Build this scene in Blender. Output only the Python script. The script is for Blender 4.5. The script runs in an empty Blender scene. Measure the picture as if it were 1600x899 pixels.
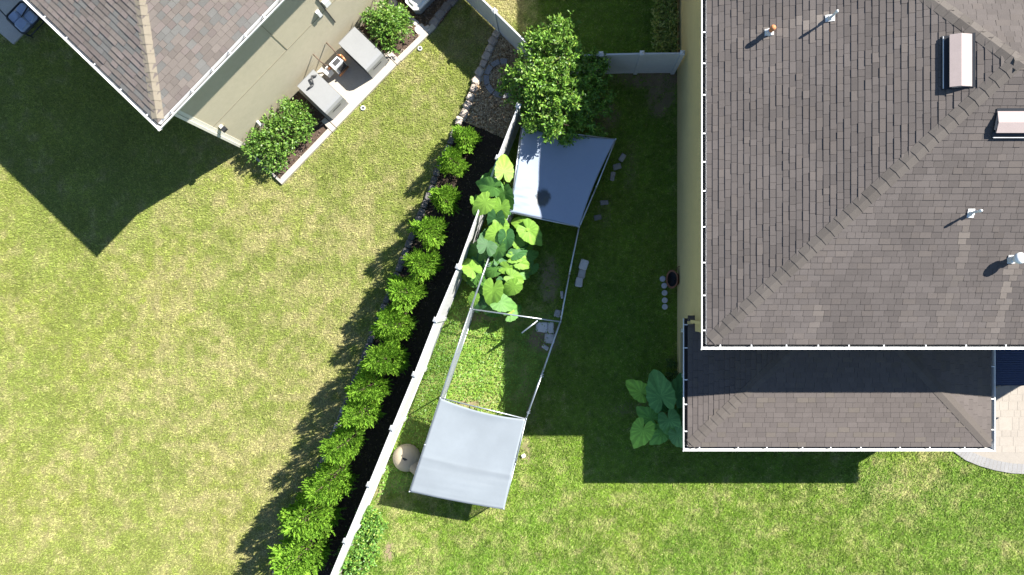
import bpy, math, random
import numpy as np
from math import sin, cos, pi, radians, sqrt, atan2
from mathutils import Vector, Matrix

random.seed(7)
rng = np.random.default_rng(7)
sc = bpy.context.scene

# ------------------------------------------------------------------ camera
H, F, NU, NV = 23.5, 1067.0, 866.0, 470.0      # flying height, focal length in photo px, point straight below
cam_d = bpy.data.cameras.new("camera")
cam = bpy.data.objects.new("camera", cam_d)
sc.collection.objects.link(cam)
cam.location = (0, 0, H)
cam_d.sensor_width = 36.0
cam_d.lens = F / 1600 * 36
cam_d.shift_x = -(NU - 800) / 1600
cam_d.shift_y = (NV - 449.5) / 1600
cam_d.clip_end = 3000
sc.camera = cam

# ------------------------------------------------------------------ light
SUN = Vector((0.649, 0.391, 0.652)).normalized()
world = bpy.data.worlds.new("World")
sc.world = world
world.use_nodes = True
wn = world.node_tree.nodes
wl = world.node_tree.links
sky = wn.new("ShaderNodeTexSky")
sky.sky_type = 'NISHITA'
sky.sun_disc = False
sky.sun_elevation = math.asin(SUN.z)
sky.sun_rotation = atan2(SUN.x, SUN.y)
sky.altitude = 1200
sky.dust_density = 0.3
sky.ozone_density = 2.0
wl.new(sky.outputs[0], wn["Background"].inputs[0])
wn["Background"].inputs[1].default_value = 0.07
sun_d = bpy.data.lights.new("sun", 'SUN')
sun_d.energy = 5.0
sun_d.angle = radians(0.5)
sun_d.color = (1.0, 0.96, 0.89)
sun = bpy.data.objects.new("sun", sun_d)
sc.collection.objects.link(sun)
sun.location = SUN * 60
sun.rotation_euler = SUN.to_track_quat('Z', 'Y').to_euler()
sc.view_settings.view_transform = 'Standard'
sc.view_settings.look = 'None'
sc.view_settings.gamma = 1
sc.view_settings.exposure = 1.72

# ------------------------------------------------------------------ helpers
def P(u, v, h=0.0):
    q = (H - h) / F
    return Vector(((u - NU) * q, -(v - NV) * q, h))

def PX(p):
    q = F / (H - p[2])
    return NU + p[0] * q, NV - p[1] * q

def on_plane(u, v, pt, n):
    d = Vector(((u - NU) / F, -(v - NV) / F, -1.0))
    o = Vector((0, 0, H))
    t = (Vector(pt) - o).dot(n) / d.dot(n)
    return o + d * t

def link(o, parent=None):
    sc.collection.objects.link(o)
    if parent is not None:
        o.parent = parent
    return o

def meta(o, label=None, cat=None, group=None, kind=None):
    if label: o["label"] = label
    if cat: o["category"] = cat
    if group: o["group"] = group
    if kind: o["kind"] = kind
    return o

def empty(name, loc, label=None, cat=None, group=None, rz=0):
    o = bpy.data.objects.new(name, None)
    o.empty_display_size = 0.2
    o.location = loc
    o.rotation_euler = (0, 0, rz)
    link(o)
    return meta(o, label, cat, group)

def base_of(parent):
    b = Vector((0, 0, 0))
    while parent is not None:
        b = b + Vector(parent.location)
        parent = parent.parent
    return b

class MB:
    """collects faces, builds one mesh object"""
    def __init__(self):
        self.v = []; self.f = []; self.m = []; self.c = []
    def poly(self, pts, mat=0, col=(1, 1, 1)):
        i = len(self.v)
        self.v += [tuple(p) for p in pts]
        self.f.append(tuple(range(i, i + len(pts)))); self.m.append(mat); self.c.append(col)
    def mesh(self, verts, faces, mat=0, col=(1, 1, 1)):
        i = len(self.v)
        self.v += [tuple(p) for p in verts]
        for f in faces:
            self.f.append(tuple(i + k for k in f)); self.m.append(mat); self.c.append(col)
    def hexa(self, b, t, mat=0, col=(1, 1, 1)):
        self.mesh(list(b) + list(t), [(3, 2, 1, 0), (4, 5, 6, 7), (0, 1, 5, 4), (1, 2, 6, 5), (2, 3, 7, 6), (3, 0, 4, 7)], mat, col)
    def box(self, c, s, mat=0, col=(1, 1, 1), ax=(1, 0, 0), ay=(0, 1, 0), az=(0, 0, 1)):
        c = Vector(c); ax = Vector(ax) * s[0] / 2; ay = Vector(ay) * s[1] / 2; az = Vector(az) * s[2] / 2
        b = [c - ax - ay - az, c + ax - ay - az, c + ax + ay - az, c - ax + ay - az]
        t = [p + az * 2 for p in b]
        self.hexa(b, t, mat, col)
    def bevbox(self, c, s, bev, mat=0, col=(1, 1, 1), ax=(1, 0, 0), ay=(0, 1, 0)):
        c = Vector(c); ax = Vector(ax); ay = Vector(ay)
        def ring(z, ins):
            x, y = s[0] / 2 - ins, s[1] / 2 - ins
            k = bev
            pts = [(-x + k, -y), (x - k, -y), (x, -y + k), (x, y - k), (x - k, y), (-x + k, y), (-x, y - k), (-x, -y + k)]
            return [c + ax * p[0] + ay * p[1] + Vector((0, 0, z)) for p in pts]
        z = s[2] / 2
        rs = [ring(-z, 0), ring(z - bev, 0), ring(z, bev * .8)]
        vs = rs[0] + rs[1] + rs[2]
        fs = [tuple(range(7, -1, -1)), tuple(range(16, 24))]
        for r in (0, 8):
            for k in range(8):
                fs.append((r + k, r + (k + 1) % 8, r + 8 + (k + 1) % 8, r + 8 + k))
        self.mesh(vs, fs, mat, col)
    def tube(self, p0, p1, r0, r1=None, n=8, mat=0, col=(1, 1, 1), cap=True):
        p0 = Vector(p0); p1 = Vector(p1); r1 = r0 if r1 is None else r1
        d = (p1 - p0).normalized()
        a = d.orthogonal().normalized(); b = d.cross(a)
        r = []
        for p, rr in ((p0, r0), (p1, r1)):
            r += [p + a * cos(2 * pi * k / n) * rr + b * sin(2 * pi * k / n) * rr for k in range(n)]
        fs = [(k, (k + 1) % n, n + (k + 1) % n, n + k) for k in range(n)]
        if cap:
            fs += [tuple(range(n - 1, -1, -1)), tuple(range(n, 2 * n))]
        self.mesh(r, fs, mat, col)
    def prism(self, pts, z0, z1, mat=0, col=(1, 1, 1)):
        n = len(pts)
        vs = [(p[0], p[1], z0) for p in pts] + [(p[0], p[1], z1) for p in pts]
        fs = [tuple(range(n - 1, -1, -1)), tuple(range(n, 2 * n))] + [(k, (k + 1) % n, n + (k + 1) % n, n + k) for k in range(n)]
        self.mesh(vs, fs, mat, col)
    def lathe(self, c, prof, n=24, mat=0, col=(1, 1, 1), sx=1, sy=1):
        c = Vector(c); vs = []; fs = []
        for r, z in prof:
            vs += [c + Vector((r * cos(2 * pi * k / n) * sx, r * sin(2 * pi * k / n) * sy, z)) for k in range(n)]
        for i in range(len(prof) - 1):
            for k in range(n):
                fs.append((i * n + k, i * n + (k + 1) % n, (i + 1) * n + (k + 1) % n, (i + 1) * n + k))
        if prof[0][0] > 1e-3: fs.append(tuple(range(n - 1, -1, -1)))
        if prof[-1][0] > 1e-3: fs.append(tuple(range((len(prof) - 1) * n, len(prof) * n)))
        self.mesh(vs, fs, mat, col)
    def data(self, name, mats, base=(0, 0, 0), smooth=False):
        me = bpy.data.meshes.new(name)
        b = Vector(base)
        me.from_pydata([tuple(Vector(v) - b) for v in self.v], [], self.f)
        for m in (mats if isinstance(mats, (list, tuple)) else [mats]):
            me.materials.append(m)
        me.polygons.foreach_set("material_index", self.m)
        at = me.attributes.new("col", 'FLOAT_COLOR', 'FACE')
        at.data.foreach_set("color", np.array([(*c, 1) for c in self.c], dtype=np.float32).ravel())
        if smooth:
            me.polygons.foreach_set("use_smooth", [True] * len(self.f))
        me.update()
        return me
    def build(self, name, mats, parent=None, smooth=False):
        me = self.data(name, mats, base_of(parent), smooth)
        o = bpy.data.objects.new(name, me)
        return link(o, parent)

def np_mesh(name, verts, nper, mats, cols=None, parent=None, smooth=False, base=None):
    """verts (N, nper, 3): N separate faces"""
    N = len(verts)
    me = bpy.data.meshes.new(name)
    b = np.array(base_of(parent) if base is None else base)
    vv = (verts.reshape(-1, 3) - b).astype(np.float32)
    me.vertices.add(N * nper)
    me.vertices.foreach_set("co", vv.ravel())
    me.loops.add(N * nper)
    me.loops.foreach_set("vertex_index", np.arange(N * nper, dtype=np.int32))
    me.polygons.add(N)
    me.polygons.foreach_set("loop_start", np.arange(0, N * nper, nper, dtype=np.int32))
    me.polygons.foreach_set("loop_total", np.full(N, nper, dtype=np.int32))
    for m in (mats if isinstance(mats, (list, tuple)) else [mats]):
        me.materials.append(m)
    if cols is not None:
        at = me.attributes.new("col", 'FLOAT_COLOR', 'FACE')
        at.data.foreach_set("color", np.concatenate([cols, np.ones((N, 1))], 1).astype(np.float32).ravel())
    me.update(calc_edges=True)
    o = bpy.data.objects.new(name, me)
    return link(o, parent)

# numpy value noise ---------------------------------------------------------
_lat = np.random.default_rng(11).random((256, 256))
def vnoise(x, y, s, o=0):
    x = x / s + o * 17.3; y = y / s + o * 9.1
    xi = np.floor(x).astype(int); yi = np.floor(y).astype(int)
    fx = x - xi; fy = y - yi
    fx = fx * fx * (3 - 2 * fx); fy = fy * fy * (3 - 2 * fy)
    g = lambda a, b: _lat[a % 256, b % 256]
    return (g(xi, yi) * (1 - fx) + g(xi + 1, yi) * fx) * (1 - fy) + (g(xi, yi + 1) * (1 - fx) + g(xi + 1, yi + 1) * fx) * fy
def fbm(x, y, s, o=0, n=4):
    r = 0; a = 0.5; t = 0
    for k in range(n):
        r = r + a * vnoise(x, y, s / 2 ** k, o + k * 3); t += a; a *= .55
    return r / t
def inpoly(x, y, poly):
    r = np.zeros(x.shape, bool)
    n = len(poly)
    for i in range(n):
        x0, y0 = poly[i][0], poly[i][1]; x1, y1 = poly[(i + 1) % n][0], poly[(i + 1) % n][1]
        c = ((y0 > y) != (y1 > y))
        xx = (x1 - x0) * (y - y0) / ((y1 - y0) if abs(y1 - y0) > 1e-9 else 1e-9) + x0
        r ^= c & (x < xx)
    return r

# ------------------------------------------------------------------ materials
def mat(name, col=(.5, .5, .5), rough=.8, attr=False, noise=None, bump=None, transl=0, metal=0, spec=.3, gloss_coat=0):
    """noise = (scale, amount, detail): brightness mottling in object space; bump = (scale, strength, distance)"""
    m = bpy.data.materials.new(name)
    m.use_nodes = True
    nt = m.node_tree; N = nt.nodes; L = nt.links
    bs = N["Principled BSDF"]
    bs.inputs["Roughness"].default_value = rough
    bs.inputs["Metallic"].default_value = metal
    bs.inputs["Specular IOR Level"].default_value = spec
    if attr:
        a = N.new("ShaderNodeAttribute"); a.attribute_name = "col"; csock = a.outputs["Color"]
    else:
        a = N.new("ShaderNodeRGB"); a.outputs[0].default_value = (*col, 1); csock = a.outputs[0]
    geo = N.new("ShaderNodeNewGeometry")
    if noise:
        tot = None
        for k, (s, amt, det) in enumerate(noise if isinstance(noise, list) else [noise]):
            nz = N.new("ShaderNodeTexNoise"); nz.inputs["Scale"].default_value = s; nz.inputs["Detail"].default_value = det
            nz.inputs["Roughness"].default_value = .65
            L.new(geo.outputs["Position"], nz.inputs["Vector"])
            mr = N.new("ShaderNodeMapRange")
            mr.inputs[1].default_value = .25; mr.inputs[2].default_value = .75
            mr.inputs[3].default_value = 1 - amt; mr.inputs[4].default_value = 1 + amt
            L.new(nz.outputs[0], mr.inputs[0])
            mx = N.new("ShaderNodeVectorMath"); mx.operation = 'SCALE'
            L.new(csock, mx.inputs[0]); L.new(mr.outputs[0], mx.inputs["Scale"])
            csock = mx.outputs[0]
    L.new(csock, bs.inputs["Base Color"])
    if bump:
        nz = N.new("ShaderNodeTexNoise"); nz.inputs["Scale"].default_value = bump[0]; nz.inputs["Detail"].default_value = 4
        L.new(geo.outputs["Position"], nz.inputs["Vector"])
        bp = N.new("ShaderNodeBump"); bp.inputs["Strength"].default_value = bump[1]; bp.inputs["Distance"].default_value = bump[2]
        L.new(nz.outputs[0], bp.inputs["Height"]); L.new(bp.outputs[0], bs.inputs["Normal"])
    if transl:
        tr = N.new("ShaderNodeBsdfTranslucent"); L.new(csock, tr.inputs[0])
        ms = N.new("ShaderNodeMixShader"); ms.inputs[0].default_value = transl
        L.new(bs.outputs[0], ms.inputs[1]); L.new(tr.outputs[0], ms.inputs[2])
        L.new(ms.outputs[0], N["Material Output"].inputs[0])
    return m

M = dict(
    ground=mat("ground_soil", attr=True, rough=1, noise=[(3, .12, 3), (60, .3, 3)], bump=(40, .6, .02), spec=.1),
    blade=mat("grass_blade", attr=True, rough=.65, transl=.25, spec=.25),
    leaf=mat("leaf", attr=True, rough=.45, transl=.3, spec=.4),
    bigleaf=mat("big_leaf", attr=True, rough=.62, transl=.28, spec=.4, noise=(9, .14, 3)),
    needle=mat("conifer_spray", attr=True, rough=.7, transl=.3, spec=.2),
    bark=mat("bark", (.12, .085, .06), .9, noise=(12, .3, 4), bump=(20, .6, .02)),
    mulch=mat("mulch", attr=True, rough=1, noise=(30, .3, 3), bump=(40, .8, .03), spec=.1),
    chip=mat("wood_chip", attr=True, rough=.9, spec=.15),
    shingle=mat("shingle", attr=True, rough=.95, noise=[(1.1, .07, 4), (55, .16, 3)], bump=(130, .35, .004), spec=.15),
    underlay=mat("roof_underlay", (.035, .032, .03), .95, noise=(20, .2, 3)),
    white=mat("white_paint", (.68, .68, .66), .4, noise=(3, .05, 3), spec=.4),
    vinyl=mat("white_vinyl", (.47, .47, .465), .4, noise=[(1.2, .09, 4), (9, .07, 4)], spec=.45),
    gutter_in=mat("gutter_shade", (.05, .048, .045), .8, noise=(9, .35, 4)),  # near-black trough floor and back: shade painted into the colour
    tan=mat("tan_stucco", (.48, .385, .18), .9, noise=[(.7, .06, 3), (7, .05, 4), (45, .06, 3)], bump=(60, .5, .01)),
    greige=mat("greige_stucco", (.44, .395, .285), .9, noise=[(.9, .05, 3), (6, .05, 4), (45, .05, 3)], bump=(60, .5, .01)),
    joint=mat("stucco_joint", (.25, .222, .155), .9, noise=(9, .1, 2)),
    trim=mat("corner_trim", (.6, .58, .5), .7, noise=(6, .06, 3)),
    dark=mat("dark_metal", (.02, .022, .026), .45, noise=(6, .1, 2)),
    black=mat("black_rubber", (.012, .012, .013), .6, noise=(6, .1, 2)),
    galv=mat("galvanised_steel", (.42, .45, .48), .38, noise=(8, .12, 3), metal=.75, spec=.5),
    wire=mat("chain_link_wire", (.4, .43, .46), .45, noise=(8, .1, 3), metal=.5),
    cabinet=mat("grey_enamel", (.225, .228, .228), .42, noise=[(1.5, .05, 3), (20, .03, 3)], spec=.4),
    cabinet_dark=mat("dark_grille", (.05, .05, .052), .6, noise=(9, .15, 3)),
    concrete=mat("concrete", (.37, .335, .285), .9, noise=[(2, .09, 4), (25, .1, 4)], bump=(50, .4, .01)),
    pale_stone=mat("pale_stone", attr=True, rough=.9, noise=[(5, .12, 4), (35, .12, 3)], bump=(25, .8, .03)),
    paver=mat("paver", attr=True, rough=.9, noise=[(4, .07, 4), (45, .1, 3)], bump=(60, .5, .008)),
    tarp=mat("tarp_cloth", attr=True, rough=.42, noise=[(1.2, .03, 3), (10, .02, 3)], bump=(120, .15, .002), spec=.35, transl=.06),
    igloo=mat("beige_plastic", (.34, .29, .205), .5, noise=[(2, .07, 4), (15, .06, 3)], spec=.45),
    copper=mat("copper", (.45, .2, .09), .4, noise=(20, .2, 3), metal=.5),
    orange=mat("terracotta_orange", (.42, .17, .07), .7, noise=(20, .2, 3)),
    lead=mat("lead_boot", (.55, .55, .53), .5, noise=(12, .12, 3), metal=.1),
    ventpaint=mat("vent_paint", (.31, .255, .24), .85, noise=[(4, .04, 3), (30, .04, 2)], spec=.12),
    wicker=mat("terracotta_basket", (.17, .075, .04), .75, noise=(25, .25, 3)),
    cushion=mat("blue_grey_cushion", (.25, .29, .38), .9, noise=[(4, .1, 3), (40, .08, 3)], bump=(12, .6, .02)),
    navy=mat("navy_canvas", (.022, .034, .075), .8, noise=(9, .12, 3)),
    glass=mat("window_glass", (.02, .025, .03), .08, noise=(3, .1, 2), spec=.6),
    screen=mat("insect_screen", (.035, .038, .042), .85, noise=(14, .15, 2)),
)

# ------------------------------------------------------------------ plan geometry (metres, x right, y up in the photograph)
EZ = 5.66                                   # eave height of the two-storey house
PZ = 2.93                                   # eave height of its rear porch
EX0, EY0 = 3.985, -1.135                    # shingle edge corner of the big roof
LZ = 5.15                                   # eave height of the neighbour's house
LE = Vector((-10.64, 4.60, 0))              # its near eave corner
LB = Vector((0.693, 0.721, 0)); LA = Vector((-0.721, 0.693, 0))
def LH(s, t, z=0.0):
    return LE + LB * s + LA * t + Vector((0, 0, z))

fence_px = [(835, 92), (778, 247), (716, 417), (681, 500), (648, 585), (613, 669), (577, 757), (540, 845), (503, 934), (466, 1022)]
FH = 1.83
fence_pts = [P(u, v, FH) for u, v in fence_px]
fence_xy = [(p.x, p.y) for p in fence_pts]
edge_px = [(712, 205), (687, 263), (662, 327), (637, 389), (603, 474), (577, 539), (530, 661), (508, 713), (442, 872), (425, 910), (395, 985)]
edge_xy = [tuple(P(u, v)[:2]) for u, v in edge_px]
rock_px = [(776.5, 55), (771, 66), (765.7, 78), (761, 89), (755.6, 101), (750, 113.7), (745, 127), (740.6, 140), (735.6, 152.6), (731.4, 165.8), (726.4, 179), (718, 190)]
rock_xy = [tuple(P(u, v)[:2]) for u, v in rock_px]
lower_bed = edge_xy + [(x - .03, y) for x, y in fence_xy[::-1][0:9]] + [tuple(P(792, 218)[:2]), tuple(P(724, 190)[:2])]
fA_px = [(640, -90), (707, -46), (773, 18), (830, 74)]
fA_pts = [P(u, v, 1.65) for u, v in fA_px]
upper_bed = rock_xy[::1] + [tuple(P(724, 190)[:2]), tuple(P(792, 218)[:2]), tuple(P(806, 185)[:2]), (fence_xy[0][0] - .02, fence_xy[0][1]), (fA_pts[3].x, fA_pts[3].y), (fA_pts[2].x, fA_pts[2].y)]
corner_bed = [tuple(P(u, v)[:2]) for u, v in [(700, -40), (735, -30), (690, 35), (672, 52), (655, 62), (640, 40), (618, 5), (600, -30)]]

main_fp = [(4.23, -.92), (4.23, 20), (19.3, 20), (19.3, -.92)]
porch_fp = [(4.23, -4.15), (4.23, -.9), (12.95, -.9), (12.95, -4.15)]
left_fp = [tuple(LH(s, t)[:2]) for s, t in [(.46, .46), (16, .46), (16, 10), (.46, 10)]]
left_strip = [tuple(LH(s, t)[:2]) for s, t in [(.46, .5), (8.1, .5), (8.1, -1.36), (.46, -1.3)]]
pat_px = [(1490, 706), (1508, 719), (1530, 728), (1555, 735), (1580, 739.5), (1610, 741), (1700, 743), (1700, 540), (1440, 540)]
patio_xy = [tuple(P(u, v)[:2]) for u, v in pat_px]
slab_xy = [tuple(P(u, v)[:2]) for u, v in [(-60, 0), (22, 70), (60, 30), (120, -35), (40, -110), (-60, -80)]]

K = 1.35                                    # kennel height
kl_px = [(815, 199), (797, 332), (766, 396), (735, 483), (688, 622), (664, 695), (640, 768)]
kr_px = [(962, 218), (932, 292), (905, 355), (890, 428), (876, 503), (849, 580), (822, 655), (805, 725), (787, 795)]
kl = [P(u, v, K) for u, v in kl_px]; kr = [P(u, v, K) for u, v in kr_px]
run_xy = [tuple(p[:2]) for p in kl] + [tuple(p[:2]) for p in kr[::-1]]
strip_xy = [tuple(P(u, v)[:2]) for u, v in [(735, 400), (700, 490), (660, 580), (628, 660), (600, 745), (590, 775), (655, 760), (690, 622), (735, 483), (765, 396)]]

# ------------------------------------------------------------------ ground and grass colours
BARE = [  # px u, v, radii px, strength
    (607, 860, 13, 20, .95), (1010, 125, 55, 16, .9), (1035, 150, 24, 34, .85), (975, 122, 40, 14, .7), (860, 440, 17, 45, .75), (852, 528, 26, 26, .9),
    (735, 632, 30, 7, .8), (1120, 785, 7, 22, .55), (1085, 797, 14, 8, .6), (822, 705, 9, 26, .7), (590, 775, 10, 24, .6),
    (752, 497, 22, 7, .7), (985, 255, 12, 45, .45), (945, 330, 12, 30, .4), (1000, 640, 55, 14, .5), (945, 175, 22, 34, .75), (725, 505, 10, 20, .4),
    (830, 640, 10, 30, .4), (905, 420, 10, 26, .4), (1275, 812, 10, 8, .45), (350, 255, 30, 8, .3), (1390, 760, 40, 30, .25),
]
def lawn_fields(x, y):
    u = NU + x * F / H; v = NV - y * F / H
    n1 = fbm(x, y, 3.2, 1); n2 = fbm(x, y, .9, 5); n3 = fbm(x, y, .28, 9, 3)
    fx = np.interp(y, [p[1] for p in fence_xy[::-1]], [p[0] for p in fence_xy[::-1]])
    left = (x < fx - .4) & (y < 12)
    back = (y > P(0, 100)[1]) & (x > -2.2)
    dry = np.where(left, .27 + (n1 - .5) * .8 + (n2 - .5) * .75 + (n3 - .5) * 1.7, .09 + (n1 - .5) * .5 + (n2 - .5) * .45 + (n3 - .5) * 1.3)
    # known patches: straw zone down the middle of the left lawn and near the small beds
    for (pu, pv, ru, rv, s) in [(560, 330, 90, 130, .35), (400, 480, 150, 160, .16), (250, 640, 180, 110, .22), (330, 760, 150, 90, .2), (450, 760, 60, 110, .3), (500, 560, 60, 120, .3),
                                (90, 500, 140, 130, -.25), (600, 150, 70, 60, .12), (100, 790, 120, 60, -.05), (800, 20, 60, 50, .75), (140, 170, 190, 120, -.7), (960, 400, 110, 380, -.7), (950, 40, 90, 60, -.5), (100, 330, 140, 60, -.25), (1150, 720, 200, 30, -.3), (950, 830, 90, 90, .14),
                                (1420, 760, 110, 50, .22), (1250, 860, 240, 60, -.06), (640, 790, 60, 70, .1), (700, 300, 30, 120, .2)]:
        d = ((u - pu) / ru) ** 2 + ((v - pv) / rv) ** 2
        dry = dry + s * np.exp(-d * 1.2)
    dry = np.clip(dry, 0, 1)
    bare = np.zeros_like(x)
    for (pu, pv, ru, rv, s) in BARE:
        d = np.sqrt(((u - pu) / ru) ** 2 + ((v - pv) / rv) ** 2) + (n2 - .5) * .9 + (n3 - .5) * .7
        bare = np.maximum(bare, s * np.clip((1.15 - d) / .45, 0, 1))
    return left, dry, bare, n1, n2, n3

GREEN_L = np.array([.240, .298, .056]); GREEN_R = np.array([.116, .220, .016]); STRAW = np.array([.41, .375, .165]); SOIL = np.array([.17, .125, .085])
def lawn_col(left, dry, bare, n1, n2):
    g = np.where(left[:, None], GREEN_L, GREEN_R)
    yel = np.where(left[:, None], np.array([.29, .325, .045]), np.array([.19, .26, .022]))
    k = np.clip((n1 - .42) * 2.4, 0, 1)[:, None] * .55
    g = g * (1 - k) + yel * k
    g = g * (.8 + .4 * n2[:, None])
    return g * (1 - dry[:, None]) + STRAW * dry[:, None]

# ground: one sheet, fine where it is seen, coarse out to the horizon
xs = np.concatenate([[-900, -300, -100, -45, -28], np.arange(-21, 18.01, .16), [24, 45, 100, 300, 900]])
ys = np.concatenate([[-900, -300, -100, -45, -20], np.arange(-11.2, 12.01, .16), [18, 45, 100, 300, 900]])
gx, gy = np.meshgrid(xs, ys)
px_, py_ = gx.ravel(), gy.ravel()
l_, d_, b_, n1_, n2_, n3_ = lawn_fields(px_, py_)
gc = lawn_col(l_, np.clip(d_ + .1, 0, 1), b_, n1_, n2_) * .55
gc = gc * np.where(l_, .85, 1.5)[:, None] + SOIL * .45 * .2
gc = gc * (1 - b_[:, None]) + (SOIL * (.8 + .7 * n3_[:, None])) * b_[:, None]
far = (px_ < -20.6) | (px_ > 17.6) | (py_ < -10.9) | (py_ > 11.7)
gc[far] = np.array([.105, .150, .030])
nx, ny = len(xs), len(ys)
idx = np.arange(nx * ny).reshape(ny, nx)
quads = np.stack([idx[:-1, :-1], idx[:-1, 1:], idx[1:, 1:], idx[1:, :-1]], -1).reshape(-1, 4)
gm = bpy.data.meshes.new("ground")
gz = (fbm(px_, py_, 2.2, 20) - .5) * .03
gz[(np.abs(px_) > 30) | (np.abs(py_) > 20)] = 0
gm.from_pydata(np.stack([px_, py_, gz - .02], 1).tolist(), [], quads.tolist())
gm.materials.append(M["ground"])
at = gm.attributes.new("col", 'FLOAT_COLOR', 'POINT')
at.data.foreach_set("color", np.concatenate([gc, np.ones((len(gc), 1))], 1).astype(np.float32).ravel())
gm.polygons.foreach_set("use_smooth", [True] * len(gm.polygons))
ground = link(bpy.data.objects.new("ground", gm)); meta(ground, kind="structure")

def scatter(n, x0, x1, y0, y1):
    return rng.uniform(x0, x1, n), rng.uniform(y0, y1, n)

def blades(x, y, length, width, tilt, col, name, material=None, split=None):
    n = len(x)
    th = rng.uniform(0, 2 * pi, n)
    lean = np.clip(rng.normal(tilt, .3, n), .05, 1.5)
    L = length * rng.uniform(.55, 1.3, n); W = width * rng.uniform(.7, 1.3, n)
    dx, dy = np.cos(th), np.sin(th)
    sx, sy = -dy, dx
    roll = rng.normal(0, .45, n)
    z0 = (fbm(x, y, 2.2, 20) - .5) * .03 - .02
    b1 = np.stack([x - sx * W / 2, y - sy * W / 2, z0 - roll * W * .4], 1)
    b2 = np.stack([x + sx * W / 2, y + sy * W / 2, z0 + roll * W * .4], 1)
    b1[:, 2] += .012; b2[:, 2] += .012
    tip = np.stack([x + dx * L * np.sin(lean), y + dy * L * np.sin(lean), z0 + .012 + L * np.cos(lean)], 1)
    o = np_mesh(name, np.stack([b1, b2, tip], 1), 3, material or M["blade"], col)
    return meta(o, kind="stuff")

NO = [main_fp, porch_fp, left_fp, left_strip, lower_bed, upper_bed, corner_bed, patio_xy, slab_xy]
def lawn(n, x0, x1, y0, y1):
    x, y = scatter(n, x0, x1, y0, y1)
    keep = np.ones(n, bool)
    jx, jy = x + rng.normal(0, .04, n), y + rng.normal(0, .04, n)
    for q in NO:
        keep &= ~inpoly(jx, jy, q)
    keep &= ~inpoly(x, y, strip_xy)
    # inside the run only the shaded part stays grass, the lit part is ground cover
    ink = inpoly(x, y, run_xy); v = NV - y * F / H
    keep &= ~(ink & (v > 490) & (v < 660))
    x, y = x[keep], y[keep]
    l, d, b, n1, n2, n3 = lawn_fields(x, y)
    thin = fbm(x, y, .22, 31, 3)
    k = rng.random(len(x)) > np.clip(b * 1.05 + np.where(l, .1, 0) + (thin - .55) * .9, 0, .97)
    x, y, l, d, b, n1, n2 = x[k], y[k], l[k], d[k], b[k], n1[k], n2[k]
    dd = np.clip(d + rng.normal(0, .22, len(x)), 0, 1)
    c = lawn_col(l, dd, b, n1, n2)
    clump = vnoise(x, y, .11, 40) * .6 + vnoise(x, y, .05, 44) * .4
    c = c * np.where(l[:, None], .68 + .64 * clump[:, None], .5 + 1.0 * clump[:, None]) * rng.uniform(.75, 1.25, (len(x), 1))
    return x, y, c, l
x, y, c, l = lawn(1080000, -20.5, 17.5, -10.8, 11.6)
blades(x[l], y[l], .085, .017, 1.0, c[l], "lawn_grass")
blades(x[~l], y[~l], .10, .022, 1.1, c[~l], "lawn_grass")

# ground cover: bright broad leaved weeds in the run and along the fence
def cover(n, poly, vmin, vmax, name):
    xx = [p[0] for p in poly]; yy = [p[1] for p in poly]
    x, y = scatter(n, min(xx), max(xx), min(yy), max(yy))
    v = NV - y * F / H
    k = inpoly(x, y, poly) & (v > vmin) & (v < vmax)
    x, y = x[k], y[k]
    l, d, b, n1, n2, n3 = lawn_fields(x, y)
    cl = vnoise(x, y, .16, 50) * .5 + vnoise(x, y, .07, 54) * .5
    k = rng.random(len(x)) > np.clip(b + (.42 - cl) * 1.2, 0, .96)
    x, y, cl, n1 = x[k], y[k], cl[k], n1[k]
    n = len(x)
    g = np.array([.125, .28, .03]) * (1 - n1[:, None] * .4) + np.array([.24, .32, .04]) * n1[:, None] * .4
    c = g * (.55 + .8 * cl[:, None]) * rng.uniform(.7, 1.3, (n, 1))
    th = rng.uniform(0, 2 * pi, n); L = rng.uniform(.035, .075, n); W = L * .62
    d = np.stack([np.cos(th), np.sin(th), rng.uniform(-.5, .4, n)], 1)
    s = np.stack([-np.sin(th), np.cos(th), rng.normal(0, .45, n)], 1)
    p = np.stack([x, y, .015 + .07 * cl * rng.uniform(.4, 1.3, n)], 1)
    q = np.stack([p, p + d * (L * .45)[:, None] + s * (W / 2)[:, None], p + d * L[:, None], p + d * (L * .45)[:, None] - s * (W / 2)[:, None]], 1)
    meta(np_mesh(name, q, 4, M["leaf"], c), kind="stuff")
cover(52000, run_xy, 488, 664, "ground_cover")
cover(26000, strip_xy, 430, 780, "ground_cover")

# ------------------------------------------------------------------ beds
def sheet(name, poly, z, m, cols=None):
    b = MB(); b.prism(poly, z - .12, z, 0, cols or (1, 1, 1))
    return b.build(name, m)

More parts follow.
